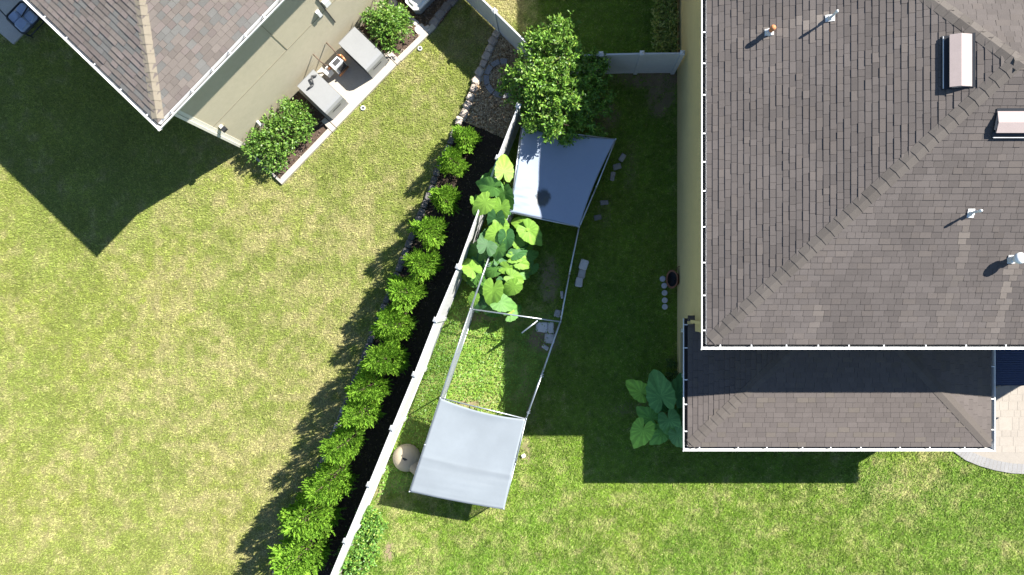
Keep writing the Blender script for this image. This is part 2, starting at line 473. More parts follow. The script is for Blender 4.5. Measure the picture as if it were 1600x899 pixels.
def bed(name, poly, z, base, chips, nchip, label=None):
    o = sheet(name, poly, z, M["mulch"], base); meta(o, kind="structure")
    xx = [p[0] for p in poly]; yy = [p[1] for p in poly]
    x, y = scatter(nchip, min(xx), max(xx), min(yy), max(yy))
    k = inpoly(x, y, poly); x, y = x[k], y[k]; n = len(x)
    th = rng.uniform(0, 2 * pi, n); L = rng.uniform(.03, .09, n); W = rng.uniform(.012, .03, n)
    d = np.stack([np.cos(th), np.sin(th), rng.normal(0, .3, n)], 1); s = np.stack([-np.sin(th), np.cos(th), rng.normal(0, .5, n)], 1)
    p = np.stack([x, y, z + .012 + rng.uniform(0, .03, n)], 1)
    q = np.stack([p - d * L[:, None] / 2 - s * W[:, None] / 2, p + d * L[:, None] / 2 - s * W[:, None] / 2, p + d * L[:, None] / 2 + s * W[:, None] / 2, p - d * L[:, None] / 2 + s * W[:, None] / 2], 1)
    ch = np.array(chips); c = ch[rng.integers(0, len(ch), n)] * rng.uniform(.55, 1.45, (n, 1))
    meta(np_mesh("mulch_chips", q, 4, M["chip"], c, parent=o), kind="stuff")
    return o
lower_o = bed("mulch_bed", lower_bed, .03, (.045, .033, .026), [(.065, .046, .034), (.042, .031, .024), (.11, .08, .056)], 26000)
upper_o = bed("gravel_bed", upper_bed, .035, (.25, .165, .085), [(.42, .31, .18), (.31, .21, .115), (.52, .42, .28), (.19, .125, .07)], 22000)
corner_o = bed("mulch_bed", corner_bed, .03, (.12, .075, .045), [(.16, .1, .055), (.1, .065, .04), (.22, .15, .1)], 7000)
strip_o = bed("planting_strip", left_strip, .035, (.085, .06, .045), [(.13, .09, .07), (.07, .05, .04), (.2, .16, .13)], 6000)

def stone(name, x, y, z, L, W, h, rz, col, parent, rough=.12, m=None):
    b = MB(); ax = Vector((cos(rz), sin(rz), 0)); ay = Vector((-sin(rz), cos(rz), 0))
    b.bevbox((x, y, z + h / 2), (L, W, h), min(L, W) * .17, 0, col, ax, ay)
    c = Vector((x, y, z + h / 2))
    b.v = [tuple(Vector(p) + Vector((random.uniform(-1, 1), random.uniform(-1, 1), random.uniform(-1, .6))) * rough * min(L, W) * .5) for p in b.v]
    return b.build(name, m or M["pale_stone"], parent)

# pale rocks down the upper bed
for i, (x, y) in enumerate(rock_xy):
    k = random.uniform(.84, 1.1)
    col = [(.40, .33, .27), (.36, .30, .25), (.42, .36, .30)][i % 3]
    stone("edging_rock", x, y, .0,   .29 * k, .27 * k, .17, radians(62) + random.uniform(-.2, .2), col, upper_o, .13)
stone("edging_rock", *P(723, 187)[:2], 0, .2, .16, .12, .4, (.52, .44, .36), upper_o, .2)
# grey blocks down the long bed
def along(pts, step, start=0):
    out = []; acc = start
    for (x0, y0), (x1, y1) in zip(pts, pts[1:]):
        L = sqrt((x1 - x0) ** 2 + (y1 - y0) ** 2)
        while acc < L:
            t = acc / L; out.append((x0 + (x1 - x0) * t, y0 + (y1 - y0) * t, atan2(y1 - y0, x1 - x0))); acc += step * random.uniform(.95, 1.05)
        acc -= L
    return out
for i, (x, y, a) in enumerate(along(edge_xy, .295, .1)):
    g = random.uniform(.085, .14)
    if random.random() < .1: g = .26
    stone("edging_block", x + random.uniform(-.02, .02), y + random.uniform(-.02, .02), 0, .275, .225, .13, a + random.uniform(-.07, .07), (g * 1.05, g * .97, g * .93), lower_o, .07)
# path of flat stones round the corner bed
for u, v, L, W, a, g in [(688, 24, .4, .32, .9, .2), (697, 12, .38, .3, .95, .18), (707, 1, .4, .32, .9, .2), (717, -11, .4, .3, .9, .2), (679, 36, .36, .3, .9, .24), (657, 48, .42, .4, .75, .56), (668, 47, .26, .22, .5, .56), (648, 36, .3, .2, -.7, .55), (636, 26, .34, .18, -.8, .56), (626, 18, .32, .18, -.8, .54), (614, 6, .34, .3, -.6, .56)]:
    p = P(u, v); stone("path_stone", p.x, p.y, .0, L, W, .1, a, (g, g * .88, g * .8), corner_o, .08)

# ring of curved pavers in the gravel bed
ring_c = P(787, 124)
ring = empty("paver_ring", (ring_c.x, ring_c.y, .035), "open ring of curved grey pavers set in the gravel bed", "paver ring")
for a0, a1 in [(78, 100), (104, 132), (136, 166), (170, 200), (204, 232), (236, 264), (268, 296), (15, 38)]:
    b = MB(); r0, r1 = .50, .68
    segs = [radians(a0 + (a1 - a0) * k / 4) for k in range(5)]
    poly = [(ring_c.x + r1 * cos(t), ring_c.y + r1 * sin(t)) for t in segs] + [(ring_c.x + r0 * cos(t), ring_c.y + r0 * sin(t)) for t in segs[::-1]]
    g = random.uniform(.2, .25)
    b.prism(poly, .03, .1 + random.uniform(0, .015), 0, (g, g, g * 1.04)); b.build("paver", M["pale_stone"], ring)

# ------------------------------------------------------------------ paver patio and slab
po = sheet("paver_patio", patio_xy, -.005, M["ground"], (.2, .17, .13)); meta(po, kind="structure")
edge_in = [P(u, v) for u, v in pat_px[:6]]
def off_edge(k, d):
    a = edge_in[max(0, k - 1)]; c = edge_in[min(5, k + 1)]
    t = (c - a).normalized(); n = Vector((-t.y, t.x, 0))
    return edge_in[k] + n * d
inner = [tuple(off_edge(k, .36)[:2]) for k in range(6)]
inner_poly = inner + [tuple(P(1700, 730)[:2]), tuple(P(1700, 540)[:2]), tuple(P(1445, 540)[:2])]
# soldier course of grey bricks along the curve
dense = []
for k in range(5):
    for j in range(8):
        t = j / 8
        dense.append((edge_in[k].lerp(edge_in[k + 1], t), off_edge(k, .34).lerp(off_edge(k + 1, .34), t)))
for k in range(0, len(dense) - 1, 2):
    (a, ai), (c, ci) = dense[k], dense[min(k + 2, len(dense) - 1)]
    b = MB(); g = random.uniform(.2, .225)
    a2 = a.lerp(c, .04); c2 = a.lerp(c, .96); ai2 = ai.lerp(ci, .04); ci2 = ai.lerp(ci, .96)
    b.prism([tuple(a2[:2]), tuple(c2[:2]), tuple(ci2[:2]), tuple(ai2[:2])], -.02, .03, 0, (g, g * .98, g * .97)); b.build("border_paver", M["paver"], po)
rowy = -2.0; r = 0
while rowy > -6.3:
    hgt = [.23, .31, .23, .46][r % 4]; xx = 12.2 + random.uniform(0, .3)
    while xx < 17.2:
        w = random.choice([.23, .31, .46, .46])
        cx, cy = xx + w / 2, rowy - hgt / 2
        cs = [(xx, rowy - hgt), (xx + w, rowy - hgt), (xx + w, rowy), (xx, rowy)]
        if all(bool(inpoly(np.array([p[0]]), np.array([p[1]]), inner_poly)[0]) for p in cs):
            b = MB(); g = random.uniform(.95, 1.05)
            b.bevbox((cx, cy, .005), (w - .008, hgt - .008, .05 + random.uniform(0, .003)), .006, 0, (.265 * g, .236 * g, .203 * g)); b.build("paver", M["paver"], po)
        xx += w
    rowy -= hgt; r += 1
b = MB(); b.prism(patio_xy, -.10, .027, 0, (.245, .22, .19)); jo = b.build("paver_joint_sand", M["paver"], po)

so = sheet("patio_slab", slab_xy, .05, M["concrete"]); meta(so, kind="structure")

# ------------------------------------------------------------------ houses
WIDTHS = [.17, .21, .25, .29, .33]
TINTS = 7
class Slope:
    """one roof plane: origin at the eave, along A, rising towards U"""
    def __init__(s, O, A, U, pitch, lo, hi, wmax):
        s.O = Vector(O); s.A = Vector(A); s.U = Vector(U); s.p = pitch; s.lo = lo; s.hi = hi; s.w = wmax
        s.N = (Vector((0, 0, 1)) - s.U * pitch).normalized()
    def pt(s, a, w, off=0.0):
        return s.O + s.A * a + s.U * w + Vector((0, 0, s.p * w)) + s.N * off

def shingle_cells(S, step, seed, widths=WIDTHS):
    r = random.Random(seed); out = []
    nrow = int(S.w / step) + 1
    for i in range(nrow):
        w0 = i * step; w1 = min(w0 + step, S.w)
        if w1 - w0 < .02: continue
        a_end = max(S.hi(w0), S.hi(w1)); a = min(S.lo(w0), S.lo(w1)) - r.uniform(0, .2)
        while a < a_end:
            wd = r.choice(widths)
            lo0, lo1, hi0, hi1 = S.lo(w0), S.lo(w1), S.hi(w0), S.hi(w1)
            c = [max(a, lo0), min(a + wd, hi0), min(a + wd, hi1), max(a, lo1)]
            full = (c[0] == a and c[3] == a and c[1] == a + wd and c[2] == a + wd)
            if c[1] - c[0] > .01 or c[2] - c[3] > .01:
                c[1] = max(c[1], c[0] + .002); c[2] = max(c[2], c[3] + .002)
                out.append(dict(i=i, w0=w0, w1=w1, a=a, wd=wd, c=c, full=full, k=r.random(), t=r.random()))
            a += wd
    return out

def shingle_roof(parent, S, step, seed, colfn, n_parts, thick=.02, cull=True, widths=WIDTHS):
    """lays a slope; n_parts of the shingles nearest the camera become single objects, the rest one part"""
    cells = shingle_cells(S, step, seed, widths)
    keep = []
    for c in cells:
        ctr = S.pt(c['a'] + c['wd'] / 2, (c['w0'] + c['w1']) / 2)
        u, v = PX(ctr); c['uv'] = (u, v); c['ctr'] = ctr
        c['in'] = 12 < u < 1588 and 12 < v < 887
        if cull and not (-220 < u < 1820 and -220 < v < 1120): continue
        keep.append(c)
    cand = [c for c in keep if c['full'] and c['in'] and c['wd'] >= .25]
    cand.sort(key=lambda c: -c['wd'] / (H - c['ctr'].z))
    if n_parts < len(cand):
        stepc = 1
        chosen = set(id(c) for c in cand[:n_parts])
    else:
        chosen = set(id(c) for c in cand)
    b = MB(); cache = {}; nsing = 0
    def geo(mb, S, c, col, base):
        th = thick * (.7 + .6 * c['t'])
        g = .003
        a0, a1, a2, a3 = c['c']
        bot = [S.pt(a0 + g, c['w0'] - .006, .001), S.pt(a1 - g, c['w0'] - .006, .001), S.pt(a2 - g, c['w1'] + .012, -.004), S.pt(a3 + g, c['w1'] + .012, -.004)]
        top = [S.pt(a0 + g, c['w0'] - .006, th), S.pt(a1 - g, c['w0'] - .006, th), S.pt(a2 - g, c['w1'] + .012, .004), S.pt(a3 + g, c['w1'] + .012, .004)]
        mb.hexa([p - base for p in bot], [p - base for p in top], 0, col)
    bp = base_of(parent)
    for c in keep:
        col = colfn(c, S)
        if id(c) in chosen:
            q = int(c['t'] * 3) / 3; c['t'] = q
            key = (c['wd'], q, tuple(round(x * 40) for x in col))
            o0 = S.pt(c['a'], c['w0'])
            if key not in cache:
                mb = MB(); geo(mb, S, c, col, o0); cache[key] = mb.data("shingle", M["shingle"])
            o = bpy.data.objects.new("shingle", cache[key]); o.location = o0 - bp
            link(o, parent)
        else:
            geo(b, S, c, col, Vector((0, 0, 0)))
    if b.f:
        f = b.build("shingle_field", M["shingle"], parent); f["kind"] = "stuff"

def hip_caps(parent, p0, d, S1, S2, n, step, half, colfn, w1=None, w2=None):
    """folded cap shingles running up a hip from p0 along d"""
    d = Vector(d).normalized()
    dp = Vector((d.x, d.y, 0)).normalized(); pp = Vector((-dp.y, dp.x, 0))
    def wing(S):
        w = pp + Vector((0, 0, -(S.N.x * pp.x + S.N.y * pp.y) / S.N.z))
        w = w if w.z < 0 else -w
        return w.normalized()
    w1 = wing(S1); w2 = wing(S2)
    up = (S1.N + S2.N).normalized()
    bp = base_of(parent); cache = {}
    for i in range(n):
        col = colfn(i); key = tuple(round(x * 50) for x in col)
        if key not in cache:
            mb = MB(); s = step + .05
            for w, sg in ((w1, 1), (w2, -1)):
                def q(al, wd, off): return d * al + w * wd + up * off
                bot = [q(0, 0, .008), q(s, 0, .0), q(s, half, -.004), q(0, half, .0)]
                top = [q(0, 0, .030), q(s, 0, .017), q(s, half, .012), q(0, half, .022)]
                if sg < 0: bot = bot[::-1]; top = top[::-1]
                mb.hexa(bot, top, 0, col)
            cache[key] = mb.data("hip_cap", M["shingle"])
        o = bpy.data.objects.new("hip_cap", cache[key]); o.location = Vector(p0) + d * (i * step) - bp
        link(o, parent)

G_OUT = [(0.0, 0.0), (0.0, -.125), (.075, -.125), (.098, -.06), (.122, -.02), (.122, 0.0), (.104, 0.0), (.104, -.012), (.085, -.06), (.066, -.113), (.010, -.113), (.010, 0.0)]
def gutter(parent, c0, c1, n, z, m0, m1, hang=None, name="gutter", mats=None, step=.95, sc_=1.34, seed=1):
    """white trough from shingle corner c0 to c1, outward n; m0/m1: 1 mitred, 0 square"""
    c0 = Vector(c0); c1 = Vector(c1); c0.z = c1.z = 0; n = Vector(n); A = (c1 - c0).normalized(); L = (c1 - c0).length
    b = MB(); k = len(G_OUT)
    vs = []
    for end in (0, 1):
        for d, zz in G_OUT:
            d *= sc_; zz *= sc_
            a = -d * m0 if end == 0 else L + d * m1
            vs.append(c0 + A * a + n * (d - .022) + Vector((0, 0, z + zz - .006)))
    for i in range(k):
        j = (i + 1) % k
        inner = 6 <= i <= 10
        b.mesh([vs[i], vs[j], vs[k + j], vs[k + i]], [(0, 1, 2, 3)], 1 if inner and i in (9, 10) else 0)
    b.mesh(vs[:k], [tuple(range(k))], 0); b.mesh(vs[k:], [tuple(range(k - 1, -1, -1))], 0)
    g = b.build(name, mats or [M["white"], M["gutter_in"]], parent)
    r = random.Random(seed); a = r.uniform(.25, .7); hm = None
    base = base_of(g)
    while a < L - .1:
        if hm is None:
            mb = MB(); mb.box(n * .052 * sc_ + Vector((0, 0, -.004)), (.03, .112 * sc_, .014), 0, (1, 1, 1), A, n)
            mb.box(n * .012 * sc_ + Vector((0, 0, -.03)), (.03, .02, .05), 0, (1, 1, 1), A, n)
            hm = mb.data("gutter_hanger", M["white"])
        p = c0 + A * a + n * -.004 + Vector((0, 0, z - .004))
        u, v = PX(p)
        if -60 < u < 1660 and -60 < v < 960:
            o = bpy.data.objects.new("gutter_hanger", hm); o.location = p - base; link(o, g)
        a += step * r.uniform(.82, 1.18)
    return g

def roof_plane(name, polys, m, parent):
    b = MB()
    for p in polys: b.poly(p)
    return b.build(name, m, parent)

# ---- big house on the right
house = empty("house", (4.23, -.92, 0), "two storey tan house with grey brown shingle hip roof and shingled rear porch", "house")
p4 = .343
RUN = 6.6
def shade_big(c, S):
    ctr = c['ctr']; x, y = ctr.x, ctr.y
    g = .078 * (.92 + .16 * c['k'])
    n = _v(x, y)
    g *= .80 + .40 * n
    along = (x, y) if abs(S.U.x) < .5 else (y, x)
    g *= .86 + .28 * float(fbm(np.array([along[0] + 90.0]), np.array([(along[1] + 40.0) * .12]), .45, 6, 3)[0])
    r_, g_, b_ = g * 1.12, g * .975, g * .90
    if c['t'] > .88: r_, g_, b_ = r_ * 1.07, g_ * 1.06, b_ * 1.04
    s = streak(x, y)
    s *= .6 + .5 * c['k']; r_ += s * .08; g_ += s * .068; b_ += s * .053
    return (r_, g_, b_)
def _v(x, y):
    return float(fbm(np.array([x + 50.0]), np.array([y + 50.0]), 1.6, 3)[0])
STREAKS = []                                # filled below from the pipe positions: (x0, y0, dirx, diry, length, half width, strength)
def streak(x, y):
    s = 0
    for x0, y0, dx, dy, L, hw, st in STREAKS:
        a = (x - x0) * dx + (y - y0) * dy; d = abs(-(x - x0) * dy + (y - y0) * dx)
        if -.1 < a < L and d < hw:
            s = max(s, st * (1 - .85 * a / L) * (1 - .6 * d / hw))
    return s

SW = Slope((EX0, EY0, EZ), (0, 1, 0), (1, 0, 0), p4, lambda w: w, lambda w: 13.2 - w, RUN)                 # west slope
SS = Slope((EX0, EY0, EZ), (1, 0, 0), (0, 1, 0), p4, lambda w: w, lambda w: 15.4 - w, RUN)                 # south slope
SN = Slope((EX0, EY0 + 13.2, EZ), (1, 0, 0), (0, -1, 0), p4, lambda w: w, lambda w: 15.4 - w, RUN)         # north slope
def pw(u, v): return on_plane(u, v, SW.O, SW.N)
def ps(u, v): return on_plane(u, v, SS.O, SS.N)
for (u, v, L, hw, st, side) in [(1293, 30, 1.9, .16, .9, 'w'), (1200, 52, 1.2, .16, .25, 'w'), (1516, 337, 2.9, .12, .75, 's'), (1588, 408, 2.3, .14, .85, 's'), (1281, 478, 1.1, .1, .5, 's'), (1496, 440, 1.9, .12, .35, 's'), (1590, 100, .25, .25, .6, 's')]:
    q = pw(u, v) if side == 'w' else ps(u, v)
    if side == 'w': dr = Vector((-1, -.13, 0)).normalized()
    else: dr = Vector((-.08, -1, 0)).normalized()
    STREAKS.append((q.x, q.y, dr.x, dr.y, L, hw, st))

apex_w = SW.pt(6.6, 6.6, -.012); apex_e = SS.pt(8.8, 6.6, -.012)
A0, A1, A2, A3 = SW.pt(0, 0, -.012), SS.pt(15.4, 0, -.012), SN.pt(15.4, 0, -.012), SN.pt(0, 0, -.012)
roof = roof_plane("roof", [[A0, A1, apex_e, apex_w], [A3, A0, apex_w], [A2, A3, apex_w, apex_e], [A1, A2, apex_e]], M["underlay"], house)
shingle_roof(roof, SW, .1495, 1, shade_big, 170, .019)
shingle_roof(roof, SS, .1495, 2, shade_big, 125, .014)
shingle_roof(roof, SN, .1495, 3, shade_big, 0, .018)
capc = lambda i: tuple(np.array((.090, .079, .070)) * random.uniform(.88, 1.1))
hip_caps(roof, SW.pt(.10, .10, .0), SW.pt(6.6, 6.6) - SW.pt(0, 0), SW, SS, 33, .285, .185, capc)
hip_caps(roof, SN.pt(0, 0), SN.pt(6.6, 6.6) - SN.pt(0, 0), SW, SN, 34, .285, .185, capc)
hip_caps(roof, SS.pt(6.5, 6.6), (1, 0, 0), SS, SN, 10, .285, .185, capc)

# walls, eaves
b = MB()
b.box((4.33, 6.54, 2.77), (.2, 14.92, 5.54)); b.build("wall", M["tan"], house)
b = MB(); b.box((11.9, -.82, 2.77), (14.94, .2, 5.54)); b.build("wall", M["tan"], house)
b = MB(); b.box((19.2, 6.54, 2.77), (.2, 14.9, 5.54)); b.build("wall", M["tan"], house)
b = MB()
b.box((4.12, 5.4, EZ - .125), (.215, 13.1, .02)); b.box((11.9, -1.02, EZ - .125), (15.0, .19, .02)); b.build("soffit", M["white"], house)
b = MB()
b.box((EX0 - .003 + .015, 5.4, EZ - .085), (.03, 13.1, .13)); b.box((11.7, EY0 + .012, EZ - .085), (15.4, .03, .13)); b.build("fascia", M["white"], house)
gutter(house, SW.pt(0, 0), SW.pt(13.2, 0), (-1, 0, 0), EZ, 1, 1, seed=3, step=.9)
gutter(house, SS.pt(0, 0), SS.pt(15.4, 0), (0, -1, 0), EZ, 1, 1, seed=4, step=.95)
# stepped-back wing to the north, out of the picture, whose shadow reaches it
b = MB(); b.prism([(5.95, 12.45), (19.3, 12.45), (19.3, 20), (5.95, 20)], 0, 5.5); b.build("wing_wall", M["tan"], house)
b = MB()
w0 = [(4.2, 12.15, EZ), (4.85, 12.6, EZ), (5.4, 13.05, EZ), (5.68, 13.9, EZ), (5.68, 20.3, EZ), (19.5, 20.3, EZ), (19.5, 12.15, EZ)]
b.prism([q[:2] for q in w0], EZ - .1, EZ); b.build("wing_roof", M["underlay"], house)

# porch
SPS = Slope((EX0 + .04, -4.395, PZ), (1, 0, 0), (0, 1, 0), .17, lambda w: w, lambda w: 9.13 - w, 3.47)
SPW = Slope((EX0 + .04, -4.395, PZ), (0, 1, 0), (1, 0, 0), .17, lambda w: w, lambda w: (3.95 if w < .2 else 3.47), 3.2)
SPE = Slope((EX0 + .04 + 9.13, -4.395, PZ), (0, 1, 0), (-1, 0, 0), .17, lambda w: w, lambda w: 3.47, 3.2)
def shade_porch(c, S):
    g = .080 * (.93 + .14 * c['k']) * (.9 + .2 * _v(c['ctr'].x, c['ctr'].y))
    t = 1.06 if c['t'] > .85 else 1.0
    return (g * 1.12 * t, g * .965 * t, g * .89)
T0, T1 = SPS.pt(0, 0, -.01), SPS.pt(9.13, 0, -.01)
T2, T3 = SPS.pt(9.13 - 3.47, 3.47, -.01), SPS.pt(3.47, 3.47, -.01)
W1 = SPW.pt(3.95, 0, -.01); W2 = SPW.pt(3.95, .21, -.01); W3 = SPW.pt(3.47, .21, -.01); W4 = SPW.pt(3.47, 3.47, -.01)
E1 = SPE.pt(3.47, 0, -.01); E4 = SPE.pt(3.47, 3.47, -.01)
proof = roof_plane("porch_roof", [[T0, T1, T2, T3], [T0, W4, W3, W2, W1], [T1, E1, E4]], M["underlay"], house)
WP = [.22, .26, .30, .34]
shingle_roof(proof, SPS, .152, 5, shade_porch, 0, .014, widths=WP)
shingle_roof(proof, SPW, .152, 6, shade_porch, 0, .017, widths=WP)
shingle_roof(proof, SPE, .152, 7, lambda c, S: tuple(np.array(shade_porch(c, S)) * 1.06), 0, .010, widths=WP)
pc = lambda i: tuple(np.array((.090, .078, .069)) * random.uniform(.93, 1.07))
hip_caps(proof, SPS.pt(.08, .08), SPS.pt(3.47, 3.47) - SPS.pt(0, 0), SPS, SPW, 20, .245, .17, pc)
hip_caps(proof, SPE.pt(.08, .08), SPE.pt(3.47, 3.47) - SPE.pt(0, 0), SPS, SPE, 20, .245, .17, pc)
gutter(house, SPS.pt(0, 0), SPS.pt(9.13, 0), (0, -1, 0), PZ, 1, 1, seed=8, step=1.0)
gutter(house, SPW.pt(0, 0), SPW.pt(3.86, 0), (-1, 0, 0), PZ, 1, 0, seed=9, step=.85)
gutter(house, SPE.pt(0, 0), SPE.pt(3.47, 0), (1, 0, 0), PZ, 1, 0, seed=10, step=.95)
# porch walls: knee wall, posts and dark insect screens
b = MB()
b.box((4.31, -2.53, .3), (.16, 3.2, .6)); b.box((8.6, -4.07, .3), (8.7, .16, .6)); b.box((12.87, -2.53, .3), (.16, 3.2, .6)); b.build("porch_wall", M["tan"], house)
b = MB()
for yy in (-4.05, -2.5, -.99): b.box((4.31, yy, 1.65), (.12, .12, 2.1)); b.box((12.87, yy, 1.65), (.12, .12, 2.1))
for xx in np.linspace(5.9, 11.3, 4): b.box((xx, -4.07, 1.65), (.12, .12, 2.1))
b.box((4.31, -2.53, 2.78), (.17, 3.2, .18)); b.box((8.6, -4.07, 2.78), (8.7, .17, .18)); b.box((12.87, -2.53, 2.78), (.17, 3.2, .18)); b.build("porch_frame", M["trim"], house)
b = MB()
b.box((4.31, -2.53, 1.65), (.012, 3.0, 2.08)); b.box((8.6, -4.07, 1.65), (8.5, .012, 2.08)); b.box((12.87, -2.53, 1.65), (.012, 3.0, 2.08)); b.build("insect_screen", M["screen"], house)
# elbow of the upper downspout landing on the porch roof
b = MB(); q = Vector((4.19, -.62, 3.0))
b.box((4.10, -.62, 4.3), (.07, .09, 2.4)); b.box((4.07, -.66, 3.08), (.16, .09, .07)); b.build("downspout", M["tan"], house)

# ridge-style box vents
def box_vent(S, ctr, L, al, up, label=None):
    """al = long axis, up = up-slope axis in plan"""
    al = Vector(al); n = S.N; up = (Vector(up) + Vector((0, 0, S.p))).normalized()
    v = empty("roof_vent", ctr - base_of(roof)); v.parent = roof
    def q(a, w, o): return ctr + al * a + up * w + n * o
    b = MB()
    prof = [(-.30, .012), (.26, .012), (.30, .05), (.27, .075), (.02, .195), (-.20, .15), (-.20, .15)]
    k = len(prof)
    vs = [q(-L / 2, w, o) for w, o in prof] + [q(L / 2, w, o) for w, o in prof]
    prof2 = [(.30, .03), (.05, .165), (-.19, .150), (-.19, .11), (.03, .13), (.27, .025)]
    k = len(prof2); vs = [q(-L / 2, w, o) for w, o in prof2] + [q(L / 2, w, o) for w, o in prof2]
    b.mesh(vs, [(i, (i + 1) % k, k + (i + 1) % k, k + i) for i in range(k)] + [tuple(range(k - 1, -1, -1)), tuple(range(k, 2 * k))])
    for e in (-1, 1):
        a = e * (L / 2 - .004)
        b.hexa([q(a - .004, .27, .01), q(a + .004, .27, .01), q(a + .004, -.12, .01), q(a - .004, -.12, .01)], [q(a - .004, .27, .04), q(a + .004, .27, .04), q(a + .004, -.15, .15), q(a - .004, -.15, .15)])
    b.build("hood", M["ventpaint"], v)
    b = MB(); b.hexa([q(-L / 2 - .02, -.34, .03), q(L / 2 + .02, -.34, .03), q(L / 2 + .02, .36, .026), q(-L / 2 - .02, .36, .026)], [q(-L / 2 - .02, -.34, .036), q(L / 2 + .02, -.34, .036), q(L / 2 + .02, .36, .034), q(-L / 2 - .02, .36, .034)])
    b.build("flange", M["dark"], v)
    b = MB(); b.hexa([q(-L / 2, -.315, .038), q(L / 2, -.315, .038), q(L / 2, -.295, .038), q(-L / 2, -.295, .038)], [q(-L / 2, -.315, .075), q(L / 2, -.315, .075), q(L / 2, -.295, .075), q(-L / 2, -.295, .075)]); b.build("baffle", M["vinyl"], v)
    b = MB(); b.hexa([q(-L / 2 + .01, -.16, .038), q(L / 2 - .01, -.16, .038), q(L / 2 - .01, -.14, .038), q(-L / 2 + .01, -.14, .038)], [q(-L / 2 + .01, -.16, .13), q(L / 2 - .01, -.16, .13), q(L / 2 - .01, -.14, .13), q(-L / 2 + .01, -.14, .13)]); b.build("grille", M["black"], v)
box_vent(SW, pw(1496, 97), 1.22, (0, 1, 0), (1, 0, 0))
box_vent(SS, ps(1594, 194), 1.22, (1, 0, 0), (0, 1, 0))

def vent_pipe(S, base, h, r, body, capm, boot=.1, cap=0):
    v = empty("vent_pipe", base - base_of(roof)); v.parent = roof
    b = MB(); b.tube(base - Vector((0, 0, .05)), base + Vector((0, 0, h)), r, r, 14); b.build("pipe", body, v, True)
    b = MB(); b.tube(base + S.N * .0, base + S.N * .14, boot, r * 1.15, 14)
    d1 = S.A * .085; d2 = (S.U + Vector((0, 0, S.p))).normalized() * .11
    c = base + S.N * .028
    b.hexa([c - d1 - d2, c + d1 - d2, c + d1 + d2, c - d1 + d2], [c - d1 - d2 + S.N * .006, c + d1 - d2 + S.N * .006, c + d1 + d2 + S.N * .004, c - d1 + d2 + S.N * .004])
    b.build("flashing", M["lead"], v)
    b = MB(); b.lathe(base + Vector((0, 0, h)), [(r * 1.25, -.09), (r * 1.3, .0), (r * .9, .035), (r * .3, .045)], 14)
    if cap: b.lathe(base + Vector((0, 0, h - .02)), [(r * 1.1, 0), (cap, .02), (cap, .09), (cap * .7, .14), (.01, .16)], 16)
    b.build("pipe_cap", capm, v, True)
vent_pipe(SW, pw(1202, 51), .32, .055, M["orange"], M["orange"], .1)
vent_pipe(SW, pw(1297, 29), .42, .028, M["lead"], M["white"], .075)
vent_pipe(SS, ps(1516, 333), .42, .028, M["lead"], M["white"], .075)
vent_pipe(SS, ps(1579, 405), .30, .07, M["lead"], M["white"], .1, cap=.14)

# ---- neighbour's house, top left
nb = empty("house", LH(.46, .46), "greenish beige neighbouring house with multicoloured brown shingle hip roof", "house")
NL, NW_ = 15.0, 10.0
o = .125
SE_ = Slope(LH(o, o, LZ), LB, LA, p4, lambda w: w, lambda w: NL - w, 5.0)                  # slope towards the yard (lower right)
SL_ = Slope(LH(o, o, LZ), LA, LB, p4, lambda w: w, lambda w: NW_ - w, 5.0)                 # slope towards lower left
def shade_nb(c, S):
    g = .108 * (.87 + .24 * c['k']) * (.9 + .22 * _v(c['ctr'].x * 1.3, c['ctr'].y * 1.3))
    t = c['t']
    if t > .75: return (g * 1.14, g * .96, g * .87)
    if t < .22: return (g * 1.0, g * .97, g * .9)
    return (g * 1.12, g * .965, g * .85)
B0, B1 = SE_.pt(0, 0, -.012), SE_.pt(NL, 0, -.012); B2 = SL_.pt(NW_, 0, -.012)
R0, R1 = SE_.pt(5, 5, -.012), SE_.pt(NL - 5, 5, -.012); B3 = B1 + (B2 - B0)
nroof = roof_plane("roof", [[B0, B1, R1, R0], [B2, B0, R0], [B3, B2, R0, R1], [B1, B3, R1]], M["underlay"], nb)
shingle_roof(nroof, SE_, .1495, 21, shade_nb, 160, .02)
shingle_roof(nroof, SL_, .1495, 22, shade_nb, 135, .024)
nc = lambda i: tuple(np.array((.200, .172, .130)) * random.uniform(.9, 1.1))
hip_caps(nroof, SE_.pt(.08, .08), SE_.pt(5, 5) - SE_.pt(0, 0), SE_, SL_, 30, .235, .17, nc)
def wall_box(name, s0, s1, t0, t1, z0, z1, m, parent):
    b = MB(); cs = [LH(s0, t0), LH(s1, t0), LH(s1, t1), LH(s0, t1)]
    b.prism([q[:2] for q in cs], z0, z1); return b.build(name, m, parent)
wall_box("wall", .46, 14.9, .46, .66, 0, LZ - .1, M["greige"], nb)
wall_box("wall", .46, .66, .665, 9.8, 0, LZ - .1, M["greige"], nb)
wall_box("corner_trim", .41, .50, .41, .50, 0, LZ - .14, M["trim"], nb)
wall_box("corner_trim", .51, .62, .446, .459, 0, LZ - .14, M["trim"], nb)
wall_box("wall_joint", .6, 14.8, .452, .459, 2.40, 2.425, M["joint"], nb)
wall_box("wall_joint", 3.92, 3.94, .450, .458, 2.43, LZ - .15, M["joint"], nb)
wall_box("wall_joint", 8.3, 8.32, .450, .458, 0, 2.39, M["joint"], nb)
wall_box("soffit", .14, 14.9, .14, .455, LZ - .13, LZ - .11, M["white"], nb)
wall_box("soffit", .14, .455, .46, 9.8, LZ - .13, LZ - .11, M["white"], nb)
wall_box("fascia", .135, 14.9, .112, .135, LZ - .14, LZ - .015, M["white"], nb)
wall_box("fascia", .112, .134, .115, 9.8, LZ - .14, LZ - .015, M["white"], nb)
gutter(nb, SE_.pt(0, 0), SE_.pt(NL, 0), -LA, LZ, 1, 1, seed=12, step=.75)
